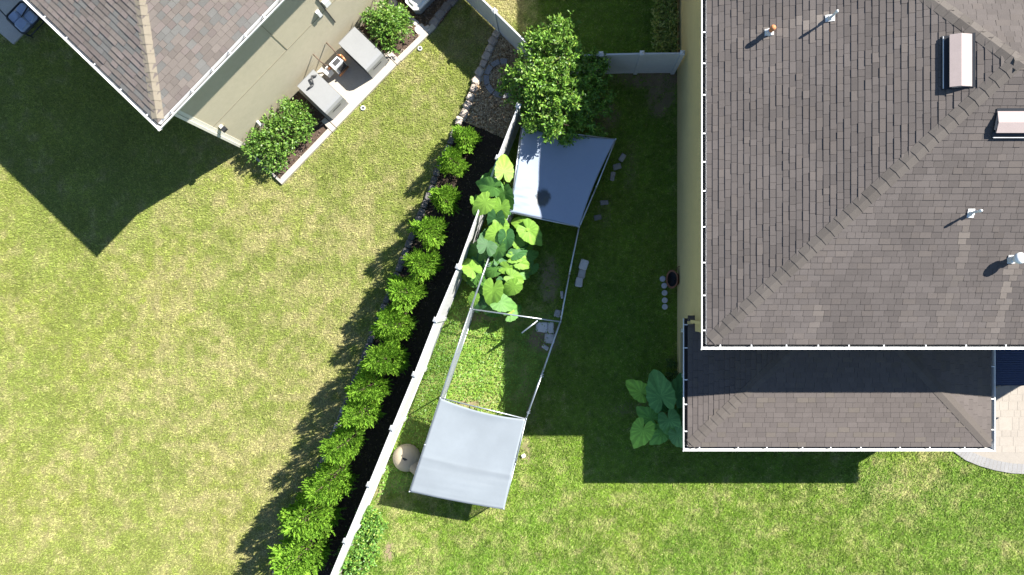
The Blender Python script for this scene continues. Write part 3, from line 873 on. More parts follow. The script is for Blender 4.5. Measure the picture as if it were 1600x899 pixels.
gutter(nb, SL_.pt(0, 0), SL_.pt(NW_, 0), -LB, LZ, 1, 1, seed=13, step=.92)
# wall fittings
def wall_point(u, v):
    """point on the neighbour's yard-side wall seen at pixel u, v"""
    return on_plane(u, v, LH(.46, .452), -LA)
wp = wall_point(345, 197)
lamp = empty("wall_lamp", wp - base_of(nb)); lamp.parent = nb
b = MB(); b.box(wp - LA * .05, (.1, .1, .14), 0, (1, 1, 1), LB, LA); b.build("bracket", M["trim"], lamp)
b = MB(); b.box(wp - LA * .16 + Vector((0, 0, .02)), (.16, .13, .1), 0, (1, 1, 1), LB, LA); b.build("lamp_head", M["dark"], lamp)
wp = wall_point(402, 190)
b = MB(); b.tube(wp, wp - LA * .16, .045, .045, 12); b.tube(wp - LA * .16, wp - LA * .2, .06, .06, 12); b.build("outlet_pipe", M["white"], nb)
wp = wall_point(497, 20)
b = MB(); b.box(wp - LA * .04, (.12, .08, .3), 0, (1, 1, 1), LB, LA); b.build("junction_box", M["white"], nb)
wp = wall_point(508, 2)
b = MB(); b.box(wp - LA * .06, (.2, .12, .26), 0, (1, 1, 1), LB, LA); b.build("junction_box", M["white"], nb)
wall_box("conduit", 5.62, 5.65, .43, .452, 1.5, 3.2, M["dark"], nb)

# kerb and slab along that wall
k1 = [tuple(LH(s, t)[:2]) for s, t in [(.46, -1.18), (2.95, -1.18), (2.95, -1.36), (.46, -1.36)]]
b = MB(); b.prism(k1, -.02, .1)
k2 = [tuple(LH(s, t)[:2]) for s, t in [(6.35, -1.2), (8.0, -1.26), (8.0, -1.44), (6.35, -1.38)]]
b.prism(k2, -.02, .1)
b.prism([tuple(LH(s, t)[:2]) for s, t in [(.46, -1.175), (.54, -1.175), (.54, .4), (.46, .4)]], -.02, .1)
for s0 in (2.955, 6.16):
    b.prism([tuple(LH(s, t)[:2]) for s, t in [(s0, -1.37), (s0 + .18, -1.37), (s0 + .18, -.85), (s0, -.85)]], -.02, .12)
kerb = b.build("kerb", M["concrete"]); meta(kerb, kind="structure")
b = MB(); b.prism([tuple(LH(s, t)[:2]) for s, t in [(3.16, -1.36), (6.14, -1.36), (6.14, .44), (3.16, .44)]], -.06, .105)
pad = b.build("concrete_pad", M["concrete"]); meta(pad, kind="structure")

# two grey cabinets on the pad
def cabinet(s0, label):
    o = empty("equipment_cabinet", LH(s0 + .385, -.44, .07), label, "equipment cabinet", "grey cabinets on the pad")
    h = .86
    b = MB()
    # rounded-shoulder profile along t
    prof = [(.22, .0), (.22, h - .05), (.17, h), (-.98, h), (-1.06, h - .05), (-1.11, h - .16), (-1.11, 0)]
    k = len(prof)
    vs = [LH(s0, t, .07 + z) for t, z in prof] + [LH(s0 + .77, t, .07 + z) for t, z in prof]
    b.mesh(vs, [(i, (i + 1) % k, k + (i + 1) % k, k + i) for i in range(k)] + [tuple(range(k - 1, -1, -1)), tuple(range(k, 2 * k))])
    b.build("casing", M["cabinet"], o)
    b = MB(); b.box(LH(s0 + .4, -1.115, .07 + .52), (.36, .012, .05), 0, (1, 1, 1), LB, LA); b.build("vent_slot", M["cabinet_dark"], o)
    for sx in (-.006, .776):
        b = MB()
        for i in range(9):
            b.box(LH(s0 + sx, -.44, .17 + i * .07), (.01, 1.1, .045), 0, (1, 1, 1), LB, LA)
        b.build("louvre_grille", M["cabinet_dark"], o)
cabinet(3.28, "lower left of two grey metal cabinets, beside the larger leafy hedge clump")
cabinet(5.24, "upper right grey metal cabinet with leaf shadow dappling its flat top")

# pipework and electrical boxes between them
ub = empty("utility_box", LH(4.7, -.1, .1), "open fronted white electrical box with copper pipes between two grey cabinets", "electrical box")
b = MB(); b.box(LH(4.74, -.12, .52), (.42, .26, .46), 0, (1, 1, 1), LB, LA); b.build("box_body", M["white"], ub)
b = MB(); b.box(LH(4.78, -.262, .50), (.30, .02, .34), 0, (1, 1, 1), LB, LA); b.box(LH(4.76, -.12, .756), (.26, .16, .012), 0, (1, 1, 1), LB, LA); b.build("door", M["cabinet_dark"], ub)
b = MB(); b.box(LH(4.82, -.28, .51), (.09, .02, .09), 0, (1, 1, 1), LB, LA); b.build("latch", M["black"], ub)
b = MB(); b.box(LH(4.34, .0, .42), (.24, .2, .30), 0, (1, 1, 1), LB, LA); b.build("junction_box", M["white"], ub)
for s_ in (4.58, 4.90):
    b = MB(); b.tube(LH(s_, -.12, .07), LH(s_, -.12, .32), .02); b.build("leg", M["galv"], ub)
def pipe_run(pts, r, m=M["copper"]):
    b = MB()
    for a_, c_ in zip(pts, pts[1:]): b.tube(a_, c_, r, r, 8)
    meta(b.build("pipe", m, ub, True))
pipe_run([LH(4.40, .44, 1.1), LH(4.40, .16, 1.1), LH(4.42, .10, .74), LH(4.5, .0, .66)], .022, M["bark"])
pipe_run([LH(4.98, .44, 1.0), LH(4.98, .16, 1.0), LH(4.96, .05, .78), LH(4.9, -.02, .7)], .024, M["bark"])
pipe_run([LH(4.42, -.02, .58), LH(4.5, -.06, .66), LH(4.56, -.08, .66)], .05)
pipe_run([LH(4.96, .0, .74), LH(5.02, -.1, .78), LH(5.0, -.3, .72)], .045)
pipe_run([LH(4.5, -.32, .3), LH(4.95, -.3, .3)], .035)
pipe_run([LH(3.98, -.06, .98), LH(3.84, .0, 1.06), LH(3.68, -.2, .985), LH(3.46, -.16, .975)], .03, M["cabinet_dark"])

# sprinkler guards
def ring_thing(name, u, v, R, r, m, label, cat, group=None):
    c = P(u, v, .03); o = empty(name, (c.x, c.y, 0), label, cat, group)
    b = MB(); prof = [(R, .0), (R + r, .02), (R + r, .04), (R, .06), (R - r, .04), (R - r, .02)]
    n = 18
    vs = []
    for a, z in prof: vs += [Vector((c.x + a * cos(2 * pi * k / n), c.y + a * sin(2 * pi * k / n), z)) for k in range(n)]
    b.mesh(vs, [(i * n + k, i * n + (k + 1) % n, ((i + 1) % 6) * n + (k + 1) % n, ((i + 1) % 6) * n + k) for i in range(6) for k in range(n)])
    b.build("ring", m, o, True)
    b = MB(); b.tube((c.x, c.y, 0), (c.x, c.y, .045), .03); b.build("sprinkler_head", M["black"], o)
ring_thing("sprinkler_guard", 567, 169, .062, .024, M["lead"], "white sprinkler ring in the lawn below the grey cabinets", "sprinkler guard", "sprinkler guards")
ring_thing("sprinkler_guard", 656, 76, .06, .022, M["lead"], "pale sprinkler ring by the pale path stone and kerb end", "sprinkler guard", "sprinkler guards")

# ------------------------------------------------------------------ fences
def fence(label, pts, posts, hz=FH):
    o = empty("vinyl_fence", (pts[0].x, pts[0].y, 0), label, "fence", "white vinyl privacy fences")
    bp = base_of(o)
    # posts with caps
    for i, p in enumerate(pts):
        if i not in posts: continue
        q = pts[min(i + 1, len(pts) - 1)] - pts[max(i - 1, 0)]; q.z = 0; A = q.normalized(); Nn = Vector((-A.y, A.x, 0))
        b = MB(); b.box((p.x, p.y, (hz + .04) / 2), (.127, .127, hz + .04), 0, (1, 1, 1), A, Nn); po_ = b.build("post", M["vinyl"], o)
        b = MB(); z = hz + .04
        c = Vector((p.x, p.y, z))
        b.box(c + Vector((0, 0, .012)), (.15, .15, .024), 0, (1, 1, 1), A, Nn)
        base = [c + A * sx * .075 + Nn * sy * .075 + Vector((0, 0, .024)) for sx, sy in ((-1, -1), (1, -1), (1, 1), (-1, 1))]
        for k in range(4): b.poly([base[k], base[(k + 1) % 4], c + Vector((0, 0, .07))])
        b.build("post_cap", M["vinyl"], po_)
    for p, q in zip(pts, pts[1:]):
        A = (q - p); A.z = 0; L = A.length; A.normalize(); Nn = Vector((-A.y, A.x, 0)); m = (p + q) / 2
        b = MB()
        nb_ = max(3, round(L / .152)); wd = (L - .12) / nb_
        for k in range(nb_):
            s = -L / 2 + .06 + wd * (k + .5)
            b.box((m.x + A.x * s, m.y + A.y * s, hz / 2 - .01), (wd - .006, .022, hz - .2), 0, (1, 1, 1), A, Nn)
        b.box((m.x, m.y, hz / 2 - .01), (L - .13, .012, hz - .2), 0, (1, 1, 1), A, Nn)
        b.build("fence_panel", M["vinyl"], o)
        for z in (hz - .06, .1):
            b = MB(); b.box((m.x, m.y, z), (L - .128, .05, .13), 0, (1, 1, 1), A, Nn); b.build("rail", M["vinyl"], o)
    return o
fence("long white privacy fence running diagonally between mulch bed and kennel run", [P(810, 166, FH)] + fence_pts[1:], range(len(fence_pts)))
fence("white fence section with one centre post above the gravel bed", fA_pts, range(len(fA_pts)), 1.65)
fC_pts = [P(u, v, FH) for u, v in [(872, 88), (939, 85.5), (1003, 84), (1066, 83.5)]]
fence("short grey shaded fence from the leafy tree to the tan house wall", fC_pts, [0, 1, 2, 3])

# ------------------------------------------------------------------ chain link kennel
ken = empty("chain_link_kennel", (sum(p.x for p in kl) / 7, sum(p.y for p in kl) / 7, 0), "long galvanised chain link kennel run with open gate and bent side rails", "kennel")
def chain(parent, a, c, z0=.05, z1=K - .02, pitch=.06, r=.0036):
    A = c - a; A.z = 0; L = A.length; A.normalize()
    o3 = Vector((a.x, a.y, 0)); b = MB(); hh = z1 - z0
    s = -hh
    while s < L:
        for sg in (1, -1):
            s0, s1 = (s, s + hh) if sg == 1 else (s + hh, s)
            za, zb = z0, z1
            t0, t1 = 0.0, 1.0
            ds = s1 - s0
            for lim, sign in ((0, 1), (L, -1)):
                for_t = (lim - s0) / ds
                if sign * (s0 - lim) < 0: t0 = max(t0, for_t)
                if sign * (s1 - lim) < 0: t1 = min(t1, for_t)
            if t1 - t0 > .02:
                b.tube(o3 + A * (s0 + ds * t0) + Vector((0, 0, za + hh * t0)), o3 + A * (s0 + ds * t1) + Vector((0, 0, za + hh * t1)), r, r, 3, cap=False)
        s += pitch
    b.build("chain_link_mesh", M["wire"], parent)
def run_side(pts, post_at):
    for i, p in enumerate(pts):
        if i in post_at:
            b = MB(); b.tube((p.x, p.y, 0), (p.x, p.y, K + .02), .024, .024, 10); b.lathe((p.x, p.y, K + .02), [(.03, 0), (.03, .02), (.012, .035)], 10); b.build("post", M["galv"], ken, True)
    for a, c in zip(pts, pts[1:]):
        for z, nm in ((K, "top_rail"), (.06, "bottom_rail")):
            b = MB(); b.tube((a.x, a.y, z), (c.x, c.y, z), .021, .021, 8); b.build(nm, M["galv"], ken, True)
        chain(ken, a, c)
run_side(kl, range(7)); run_side(kr, range(9))
for a, c in ((kl[0], kr[0]), (kl[6], kr[8])): run_side([a, c], [])
# cross rail with the gate opening
a, c = kl[3], kr[4]
g0 = P(838, 496, K)
b = MB(); b.tube((a.x, a.y, K), (c.x, c.y, K), .023, .023, 8); b.build("cross_rail", M["galv"], ken, True)
b = MB(); b.tube((kl[1].x, kl[1].y, K), (kr[2].x, kr[2].y, K), .021, .021, 8); b.build("cross_rail", M["galv"], ken, True)
b = MB(); b.tube((kl[4].x, kl[4].y, K), (kr[6].x, kr[6].y, K), .021, .021, 8); b.build("cross_rail", M["galv"], ken, True)
gt0, gt1 = P(839, 502, K - .06), P(816, 520, K - .06)
gate = empty("gate", gt0 - base_of(ken)); gate.parent = ken
b = MB()
for z in (K - .06, .12): b.tube((gt0.x, gt0.y, z), (gt1.x, gt1.y, z), .024, .024, 8)
for p in (gt0, gt1): b.tube((p.x, p.y, .1), (p.x, p.y, K - .05), .024, .024, 8)
b.build("gate_frame", M["galv"], gate, True)
chain(gate, gt0, gt1, .12, K - .08)
b = MB()
for u, v in [(764, 413), (716, 552), (847, 586), (826, 643), (806, 716)]:
    p = P(u, v, K); b.tube(p + Vector((-.06, -.03, .02)), p + Vector((.06, .03, .03)), .012, .012, 6); b.tube(p + Vector((-.05, -.08, .01)), p + Vector((.05, -.05, .01)), .01, .01, 6)
b.build("clamp", M["galv"], ken)

# tarps
def tarp(name, c4, label, sag, edge, zoff, colfn, wr=None, n=44):
    """c4: corners TL, TR, BR, BL"""
    o_loc = (c4[0] + c4[1] + c4[2] + c4[3]) / 4
    TL, TR, BR, BL = c4
    vs = []; 
    for j in range(n + 1):
        t = j / n
        for i in range(n + 1):
            s = i / n
            bow_t = edge[0] * 4 * s * (1 - s) * (1 - t) ** 2; bow_b = edge[2] * 4 * s * (1 - s) * t ** 2
            bow_l = edge[3] * 4 * t * (1 - t) * (1 - s) ** 2; bow_r = edge[1] * 4 * t * (1 - t) * s ** 2
            p = TL.lerp(TR, s).lerp(BL.lerp(BR, s), t)
            dn = ((BL - TL).normalized() + (BR - TR).normalized()).normalized(); dr = ((TR - TL).normalized() + (BR - BL).normalized()).normalized()
            p = p + dn * (bow_t - bow_b) + dr * (bow_l - bow_r)
            z = p.z + zoff - sag(s, t)
            vs.append((p.x, p.y, z))
    fs = [(j * (n + 1) + i, (j + 1) * (n + 1) + i, (j + 1) * (n + 1) + i + 1, j * (n + 1) + i + 1) for j in range(n) for i in range(n)]
    me = bpy.data.meshes.new(name); vv = [tuple(Vector(v) - o_loc) for v in vs]
    me.from_pydata(vv, [], fs); me.materials.append(M["tarp"])
    at = me.attributes.new("col", 'FLOAT_COLOR', 'POINT')
    cols = []
    for j in range(n + 1):
        for i in range(n + 1): cols += [*colfn(i / n, j / n), 1]
    at.data.foreach_set("color", cols)
    me.polygons.foreach_set("use_smooth", [True] * len(fs))
    ob = bpy.data.objects.new(name, me); ob.location = o_loc; link(ob)
    m = ob.modifiers.new("thickness", 'SOLIDIFY'); m.thickness = .004
    return meta(ob, label, "tarp", "shade tarps on the kennel")
def sag_up(s, t):
    z = .16 * sin(pi * s) * sin(pi * t) * .8
    ds, dt = (s - .385) * 1.25, (t - .76) * 1.0
    d2 = ds * ds + dt * dt
    z += .13 * math.exp(-d2 / .012)
    # wrinkles pulled from the left edge towards the sag
    w = math.exp(-((t - .83) / .16) ** 2) * max(0, (1 - s / .5))
    z += .017 * w * sin((t * 62 + s * 9)) + .011 * w * sin(t * 97 - s * 14)
    w2 = math.exp(-((s + t - 1.35) / .25) ** 2)
    z += .0025 * sin((t * 1.3 - s * .35) * 120) * w2 + .0015 * sin(t * 170 + 8 * s)
    return z
def col_up(s, t):
    ds, dt = (s - .40) * 2.72, (t - .765) * 2.75
    d = sqrt(ds * ds + dt * dt) + .012 * sin(5 * atan2(dt, ds)) + .01 * sin(11 * atan2(dt, ds))
    k = max(0, min(1, (.33 - d) / .09)) ; k = k * k * (3 - 2 * k) * .88
    a = np.array((.25, .295, .37)); st = np.array((.045, .048, .045))
    if d < .4: st = st * (.8 + .4 * float(vnoise(np.array([s * 30]), np.array([t * 30]), 1.0)[0]))
    return tuple(a * (1 - k) + st * k)
tarp("shade_tarp", [P(816, 200, K), P(962, 218, K), P(905, 355, K), P(796, 332, K)], "upper blue grey tarp with round dark water stain, partly under the tree", sag_up, (.05, .09, .03, .03), .03, col_up)
def sag_lo(s, t):
    z = .045 * sin(pi * s) * sin(pi * min(1, t * 1.25)) * .8
    crease = math.exp(-((t - .64 + .012 * sin(s * 9)) / .018) ** 2)
    z -= .010 * crease
    z += .003 * math.exp(-((t - .69) / .03) ** 2)
    z += .004 * sin(t * 90 + s * 3) * (1 if t > .66 else .12) * (.5 + .5 * sin(s * 7 + t * 20))
    z += .05 * math.exp(-(t / .05) ** 2) * sin(pi * s) * -.6
    z += .003 * sin((s * .9 + t * .4) * 26)
    return z
def col_lo(s, t):
    a = np.array((.205, .23, .25))
    k = .93 + .14 * float(fbm(np.array([s * 3.0 + 9]), np.array([t * 3.0 + 5]), .7, 2)[0])
    if t > .635: k *= .93 + .05 * float(vnoise(np.array([s * 2.]), np.array([t * 46.]), 1.)[0])
    k *= 1 - .12 * math.exp(-((t - .645) / .012) ** 2)
    return tuple(a * k)
tarp("shade_tarp", [P(688, 622, K), P(821, 655, K), P(788, 796, K), P(640, 768, K)], "lower pale grey tarp with crosswise crease, stretched above lit lawn", sag_lo, (.11, .02, -.03, .0), .03, col_lo)

# ------------------------------------------------------------------ dome dog house
dc = P(633, 718, .3)
dog = empty("dog_house", (dc.x, dc.y, 0), "beige plastic dome dog house between the white fence and lower tarp", "dog house")
b = MB(); R = .46
prof = [(R * 1.04, 0), (R * 1.04, .07), (R, .1)] + [(R * cos(a), .1 + .36 * sin(a)) for a in np.linspace(.12, 1.45, 9)] + [(.02, .462)]
b.lathe((dc.x, dc.y, 0), prof, 32); b.build("dome", M["igloo"], dog, True)
dv = Vector((.75, -.66, 0)).normalized(); sd = Vector((-dv.y, dv.x, 0))
b = MB(); n = 12; c0 = Vector((dc.x, dc.y, 0)) + dv * .1; c1 = c0 + dv * .60
def arch(c, r, h): return [c + sd * (r * cos(a)) + Vector((0, 0, h * .85 * sin(a))) for a in np.linspace(0, pi, n + 1)]
A_ = arch(c0, .27, .46); B_ = arch(c1, .27, .42); C_ = arch(c1, .20, .34); D_ = arch(c0, .2, .34)
for q0, q1 in ((A_, B_), (B_, C_), (C_, D_)):
    for k in range(n): b.poly([q0[k], q0[k + 1], q1[k + 1], q1[k]])
b.build("entrance_hood", M["igloo"], dog, False)
b = MB()
for k, (x, y, r) in enumerate([(-.02, .06, .035), (.03, .03, .04), (.08, .02, .03)]):
    b.lathe((dc.x + x, dc.y + y,   .447 - .05 * k * .3), [(r, 0), (r, .03), (r * .5, .045), (.002, .047)], 10)
b.build("vent_cap", M["dark"], dog)

# ------------------------------------------------------------------ loose stones, discs, blocks
for k, (u, v, r_) in enumerate([(1035, 436, 4.1), (1037.6, 446.6, 4.2), (1038.2, 457.8, 4.2), (1038.5, 469.4, 4.2), (1038.6, 479.6, 4.3)]):
    p = P(u, v); lab = ["topmost pale round disc of the row in the grass by the wall", "second disc from the top in the row of round discs", "middle disc in the row of five pale round discs", "fourth disc from the top in the row of round discs", "lowest disc of the row of round discs, nearest the porch"][k]
    b = MB(); b.lathe((0, 0, 0), [(.098, 0), (.098, .05), (.088, .062), (.01, .06)], 18, 0, (.42 + .02 * (k % 2), .42, .43))
    o = b.build("stepping_disc", M["pale_stone"]); o.location = (p.x, p.y, .012); meta(o, lab, "stepping stone", "round discs beside the house")
STN = [
    (912, 414, .36, .27, .18, -1.9, 0.51, "largest grey block of the three beside the kennel side rail", "block", "blocks beside the kennel"),
    (909, 428, .30, .24, .13, -1.8, 0.37, "middle block of the three grey blocks beside the kennel", "block", "blocks beside the kennel"),
    (904.5, 441, .32, .25, .16, -1.75, 0.46, "lowest of three grey blocks beside the kennel, nearest the porch", "block", "blocks beside the kennel"),
    (972, 247, .26, .18, .12, 1.0, 0.29, "uppermost stone lying along the right edge of the blue tarp", "stone", "stones along the upper tarp"),
    (964, 261, .28, .2, .1, .3, 0.24, "second stone down along the right edge of the blue tarp", "stone", "stones along the upper tarp"),
    (957, 276, .3, .15, .1, 1.4, 0.26, "third stone down, long and thin, along the blue tarp", "stone", "stones along the upper tarp"),
    (944, 317, .28, .16, .08, .1, 0.22, "fourth stone down beside the blue tarp's right edge", "stone", "stones along the upper tarp"),
    (934, 340, .26, .18, .06, .2, 0.17, "lowest stone by the blue tarp, half sunk in grass", "stone", "stones along the upper tarp"),
    (847, 511, .42, .36, .06, -.1, 0.56, "large pale flagstone just inside the open kennel gate", "flagstone", "flagstones in the kennel"),
    (861, 512, .2, .38, .06, .05, 0.51, "narrow flagstone between the large one and side rail", "flagstone", "flagstones in the kennel"),
    (859, 529, .34, .36, .06, -.1, 0.44, "square flagstone below the gate against the side rail", "flagstone", "flagstones in the kennel"),
    (852, 543, .24, .14, .06, -.6, 0.41, "small slanted flagstone lowest of those by the gate", "flagstone", "flagstones in the kennel"),
    (871, 490, .22, .26, .06, -.3, 0.34, "small tan stone above the cross rail, by its right end", "flagstone", "flagstones in the kennel"),
    (878, 461, .1, .26, .05, .1, 0.41, "thin upright sliver of stone against the upper side rail", "flagstone", "flagstones in the kennel"),
    (818, 712, .13, .12, .1, .4, 0.60, "small white rock in bare soil right of the lower tarp", "stone", None),
]
for u, v, L, W, h, rz, g, lab, cat, grp in STN:
    p = P(u, v); b = MB()
    b.bevbox((0, 0, h / 2), (L, W, h), min(L, W) * .14, 0, (g * 1.03, g * .98, g * .93))
    b.v = [tuple(Vector(q) + Vector((random.uniform(-1, 1), random.uniform(-1, 1), random.uniform(-.4, .4))) * min(L, W) * .05) for q in b.v]
    o = b.build({"block": "concrete_block", "stone": "rock", "flagstone": "flagstone"}[cat], M["pale_stone"]); o.location = (p.x, p.y, .0); o.rotation_euler = (0, 0, rz)
    meta(o, lab, cat, grp)

# basket leaning on the wall
bc = Vector((4.06, .73 + .0, 0)); bc.y = P(1062, 437).y
bk = empty("planter_basket", (bc.x, bc.y, 0), "oval terracotta coloured basket leaning against the tan house wall", "basket")
ax = Vector((-.62, 0, .78)).normalized(); ay = Vector((0, 1, 0)); az = ax.cross(ay)
b = MB(); n = 24; rings = [(.20, 0.0), (.26, .12), (.30, .26), (.32, .30), (.30, .30), (.25, .28), (.2, .16), (.02, .10)]
vs = []
o0 = Vector((4.10, bc.y, .26))
for r_, z in rings:
    vs += [o0 + ax * (z - .1) + (ay * cos(2 * pi * k / n) + az * sin(2 * pi * k / n) * .72) * r_ for k in range(n)]
fs = [(i * n + k, i * n + (k + 1) % n, (i + 1) * n + (k + 1) % n, (i + 1) * n + k) for i in range(len(rings) - 1) for k in range(n)]
b.mesh(vs[:n * 6], fs[:n * 5] + [tuple(range(n - 1, -1, -1))]); b.build("basket_body", M["wicker"], bk, True)
b = MB(); b.mesh(vs[5 * n:], [tuple(q - 5 * n for q in f) for f in fs[5 * n:]]); b.build("lining", M["black"], bk, True)
b = MB(); b.tube(o0 + Vector((.08, .42, .25)), o0 + Vector((.02, .3, .05)), .012); b.tube(o0 + Vector((.08, .42, .25)), o0 + Vector((.12, .42, .3)), .012); b.build("handle", M["wicker"], bk)

# ------------------------------------------------------------------ patio chair at the top left edge
sc_ = P(36, 28, .45)
so_ = empty("patio_sofa", (sc_.x, sc_.y, 0), "black framed patio seat with blue grey cushions under the eave", "patio seat")
b = MB()
def rect_loop(c, L, W, z, r, rad):
    pts = []
    for sx, sy, a0 in ((1, 1, 0), (-1, 1, pi / 2), (-1, -1, pi), (1, -1, 3 * pi / 2)):
        for a in np.linspace(a0, a0 + pi / 2, 5): pts.append(c + LA * (sx * (L / 2 - rad) + rad * cos(a)) + LB * (sy * (W / 2 - rad) + rad * sin(a)) + Vector((0, 0, z)))
    for p, q in zip(pts, pts[1:] + pts[:1]): b.tube(p, q, r, r, 8)
g_ = Vector((sc_.x, sc_.y, 0))
rect_loop(g_, .86, .80, .46, .03, .12); rect_loop(g_, .84, .78, .22, .02, .12)
b.tube(g_ - LA * .05 - LB * .38 + Vector((0, 0, .48)), g_ - LA * .0 + LB * .42 + Vector((0, 0, .62)), .02, .02, 8)
b.tube(g_ - LA * .05 - LB * .38 + Vector((0, 0, .48)), g_ + LA * .75 - LB * .30 + Vector((0, 0, .62)), .022, .022, 8)
b.build("frame", M["dark"], so_, True)
for sx, sy in ((1, 1), (1, -1), (-1, 1), (-1, -1)):
    b = MB(); q = g_ + LA * sx * .38 + LB * sy * .35; b.tube((q.x, q.y, .05), (q.x, q.y, .46), .022, .022, 8); b.build("leg", M["dark"], so_, True)
for da, db, L, W, z, t in [(-.18, -.16, .42, .42, .50, .14), (-.2, .2, .40, .34, .47, .14), (.2, -.18, .36, .36, .46, .13), (.2, .2, .36, .36, .46, .13)]:
    b = MB(); b.bevbox(g_ + LA * da + LB * db + Vector((0, 0, z)), (L, W, t), .06, 0, (1, 1, 1), LA, LB); b.build("cushion", M["cushion"], so_, False)

# white tub at the top edge, on a dark mat
tc = P(655, -8, .5)
tub = empty("storage_tub", (tc.x, tc.y, 0), "white rounded plastic tub at the top edge, on brown mulch", "tub")
b = MB(); b.bevbox((tc.x, tc.y, .22), (.62, .95, .44), .12, 0, (1, 1, 1), LA, LB); b.build("tub_body", M["cabinet"], tub)
b = MB(); b.bevbox((tc.x, tc.y, .47), (.66, .99, .06), .14, 0, (1, 1, 1), LA, LB); b.build("lid", M["white"], tub)

# navy awning under the main eave at the right edge
aw = empty("awning", (15.3, -.93, 2.8), "dark navy canvas awning with fringe between porch roof and eave", "awning")
b = MB(); n = 24; x0, x1 = 13.33, 17.6
def aw_z(t): return 2.80 - .26 * t
for k in range(n):
    t0, t1 = k / n, (k + 1) / n
    y0, y1 = -.93 - 1.66 * t0, -.93 - 1.66 * t1
    zz0, zz1 = aw_z(t0), aw_z(t1); e = .012
    b.poly([(x0, y0, zz0 + e), (x0, y1 + .006, zz1 + e * .2), (x1, y1 + .006, zz1 + e * .2), (x1, y0, zz0 + e)])
    b.poly([(x0, y1 + .006, zz1 + e * .2), (x0, y1, zz1 + e), (x1, y1, zz1 + e), (x1, y1 + .006, zz1 + e * .2)])
b.build("canopy", M["navy"], aw)
b = MB(); xx = x0
while xx < x1:
    w = random.uniform(.045, .07); y = -2.595; l = random.uniform(.14, .22); q = random.uniform(.0, .06)
    b.hexa([(xx, y, aw_z(1) - l), (xx + w - .01, y - q, aw_z(1) - l), (xx + w - .01, y - q - .008, aw_z(1) - l), (xx, y - .008, aw_z(1) - l)], [(xx, y, aw_z(1) + .01), (xx + w - .01, y, aw_z(1) + .01), (xx + w - .01, y - .008, aw_z(1) + .01), (xx, y - .008, aw_z(1) + .01)])
    xx += w
b.build("fringe", M["navy"], aw)
b = MB()
for x in (x0 + .02, x1 - .02): b.tube((x, -.93, 2.78), (x, -2.58, 2.52), .02); 
b.tube((x0, -2.585, 2.52), (x1, -2.585, 2.52), .02); b.build("frame", M["dark"], aw)

# ------------------------------------------------------------------ vegetation
def diamonds(p, d, s, L, W, fold=0.0):
    """leaf faces: base, side, tip, side"""
    L = L[:, None]; W = W[:, None]
    return np.stack([p, p + d * L * .45 + s * W / 2, p + d * L, p + d * L * .45 - s * W / 2], 1)

def rdir(n, up=0.3):
    v = rng.normal(0, 1, (n, 3)); v[:, 2] += up
    return v / np.linalg.norm(v, axis=1)[:, None]

def leaf_frame(out, flat):
    """leaf axis d near 'out', leaf side roughly horizontal so that faces look up"""
    n = len(out)
    up = np.array([0, 0, 1.0]) + rng.normal(0, flat, (n, 3))
    s = np.cross(out, up); s /= np.linalg.norm(s, axis=1)[:, None] + 1e-9
    return s

# broad leaved tree by the upper tarp
tree_base = P(868, 152)
tree = empty("citrus_tree", (tree_base.x, tree_base.y, 0), "bushy bright green tree at the meeting point of the fences, over the blue tarp", "tree")
CL = [(875, 42, 2.9, 17), (862, 56, 3.0, 20), (843, 62, 2.9, 17), (886, 66, 2.9, 18), (828, 66, 2.6, 13), (880, 85, 3.1, 21), (852, 85, 3.1, 22), (822, 96, 2.8, 18), (862, 106, 3.2, 22), (838, 112, 3.0, 20),
      (795, 127, 2.6, 14), (790, 140, 2.4, 10), (810, 120, 2.7, 16), (829, 127, 3.0, 20), (855, 133, 3.3, 24), (884, 120, 3.1, 20), (880, 140, 3.1, 19), (899, 158, 2.7, 15), (810, 152, 2.6, 16), (822, 172, 2.6, 18), (841, 168, 3.0, 22), (866, 170, 3.0, 22),
      (838, 194, 2.6, 17), (828, 192, 2.4, 12), (855, 212, 2.5, 13), (876, 192, 2.7, 17), (864, 204, 2.6, 14), (892, 100, 2.8, 14), (846, 148, 3.2, 20), (870, 155, 3.2, 20),
      (905, 98, 1.9, 18), (926, 94, 1.7, 18), (918, 120, 1.8, 20), (938, 134, 1.4, 19), (914, 150, 1.7, 22), (928, 172, 1.4, 20), (908, 190, 1.5, 20), (893, 210, 1.5, 15), (945, 160, 1.1, 16), (900, 130, 2.1, 18), (896, 178, 1.9, 18), (940, 108, 1.5, 13), (928, 205, 1.2, 14), (880, 215, 1.7, 12)]
CL = [(u, v, (1.25 + (u - 800) * .0135 + random.uniform(-.1, .1) + (.35 if 800 < u < 848 and v < 130 else 0)) if h > 2.2 else h, r) for u, v, h, r in CL]
ps_, ds_, ss_, Ls_, Ws_, cs_ = [], [], [], [], [], []
bt = MB()
trunk_top = Vector((tree_base.x - .05, tree_base.y + .05, .5))
bt.tube((tree_base.x, tree_base.y, -.05), trunk_top, .10, .075, 10)
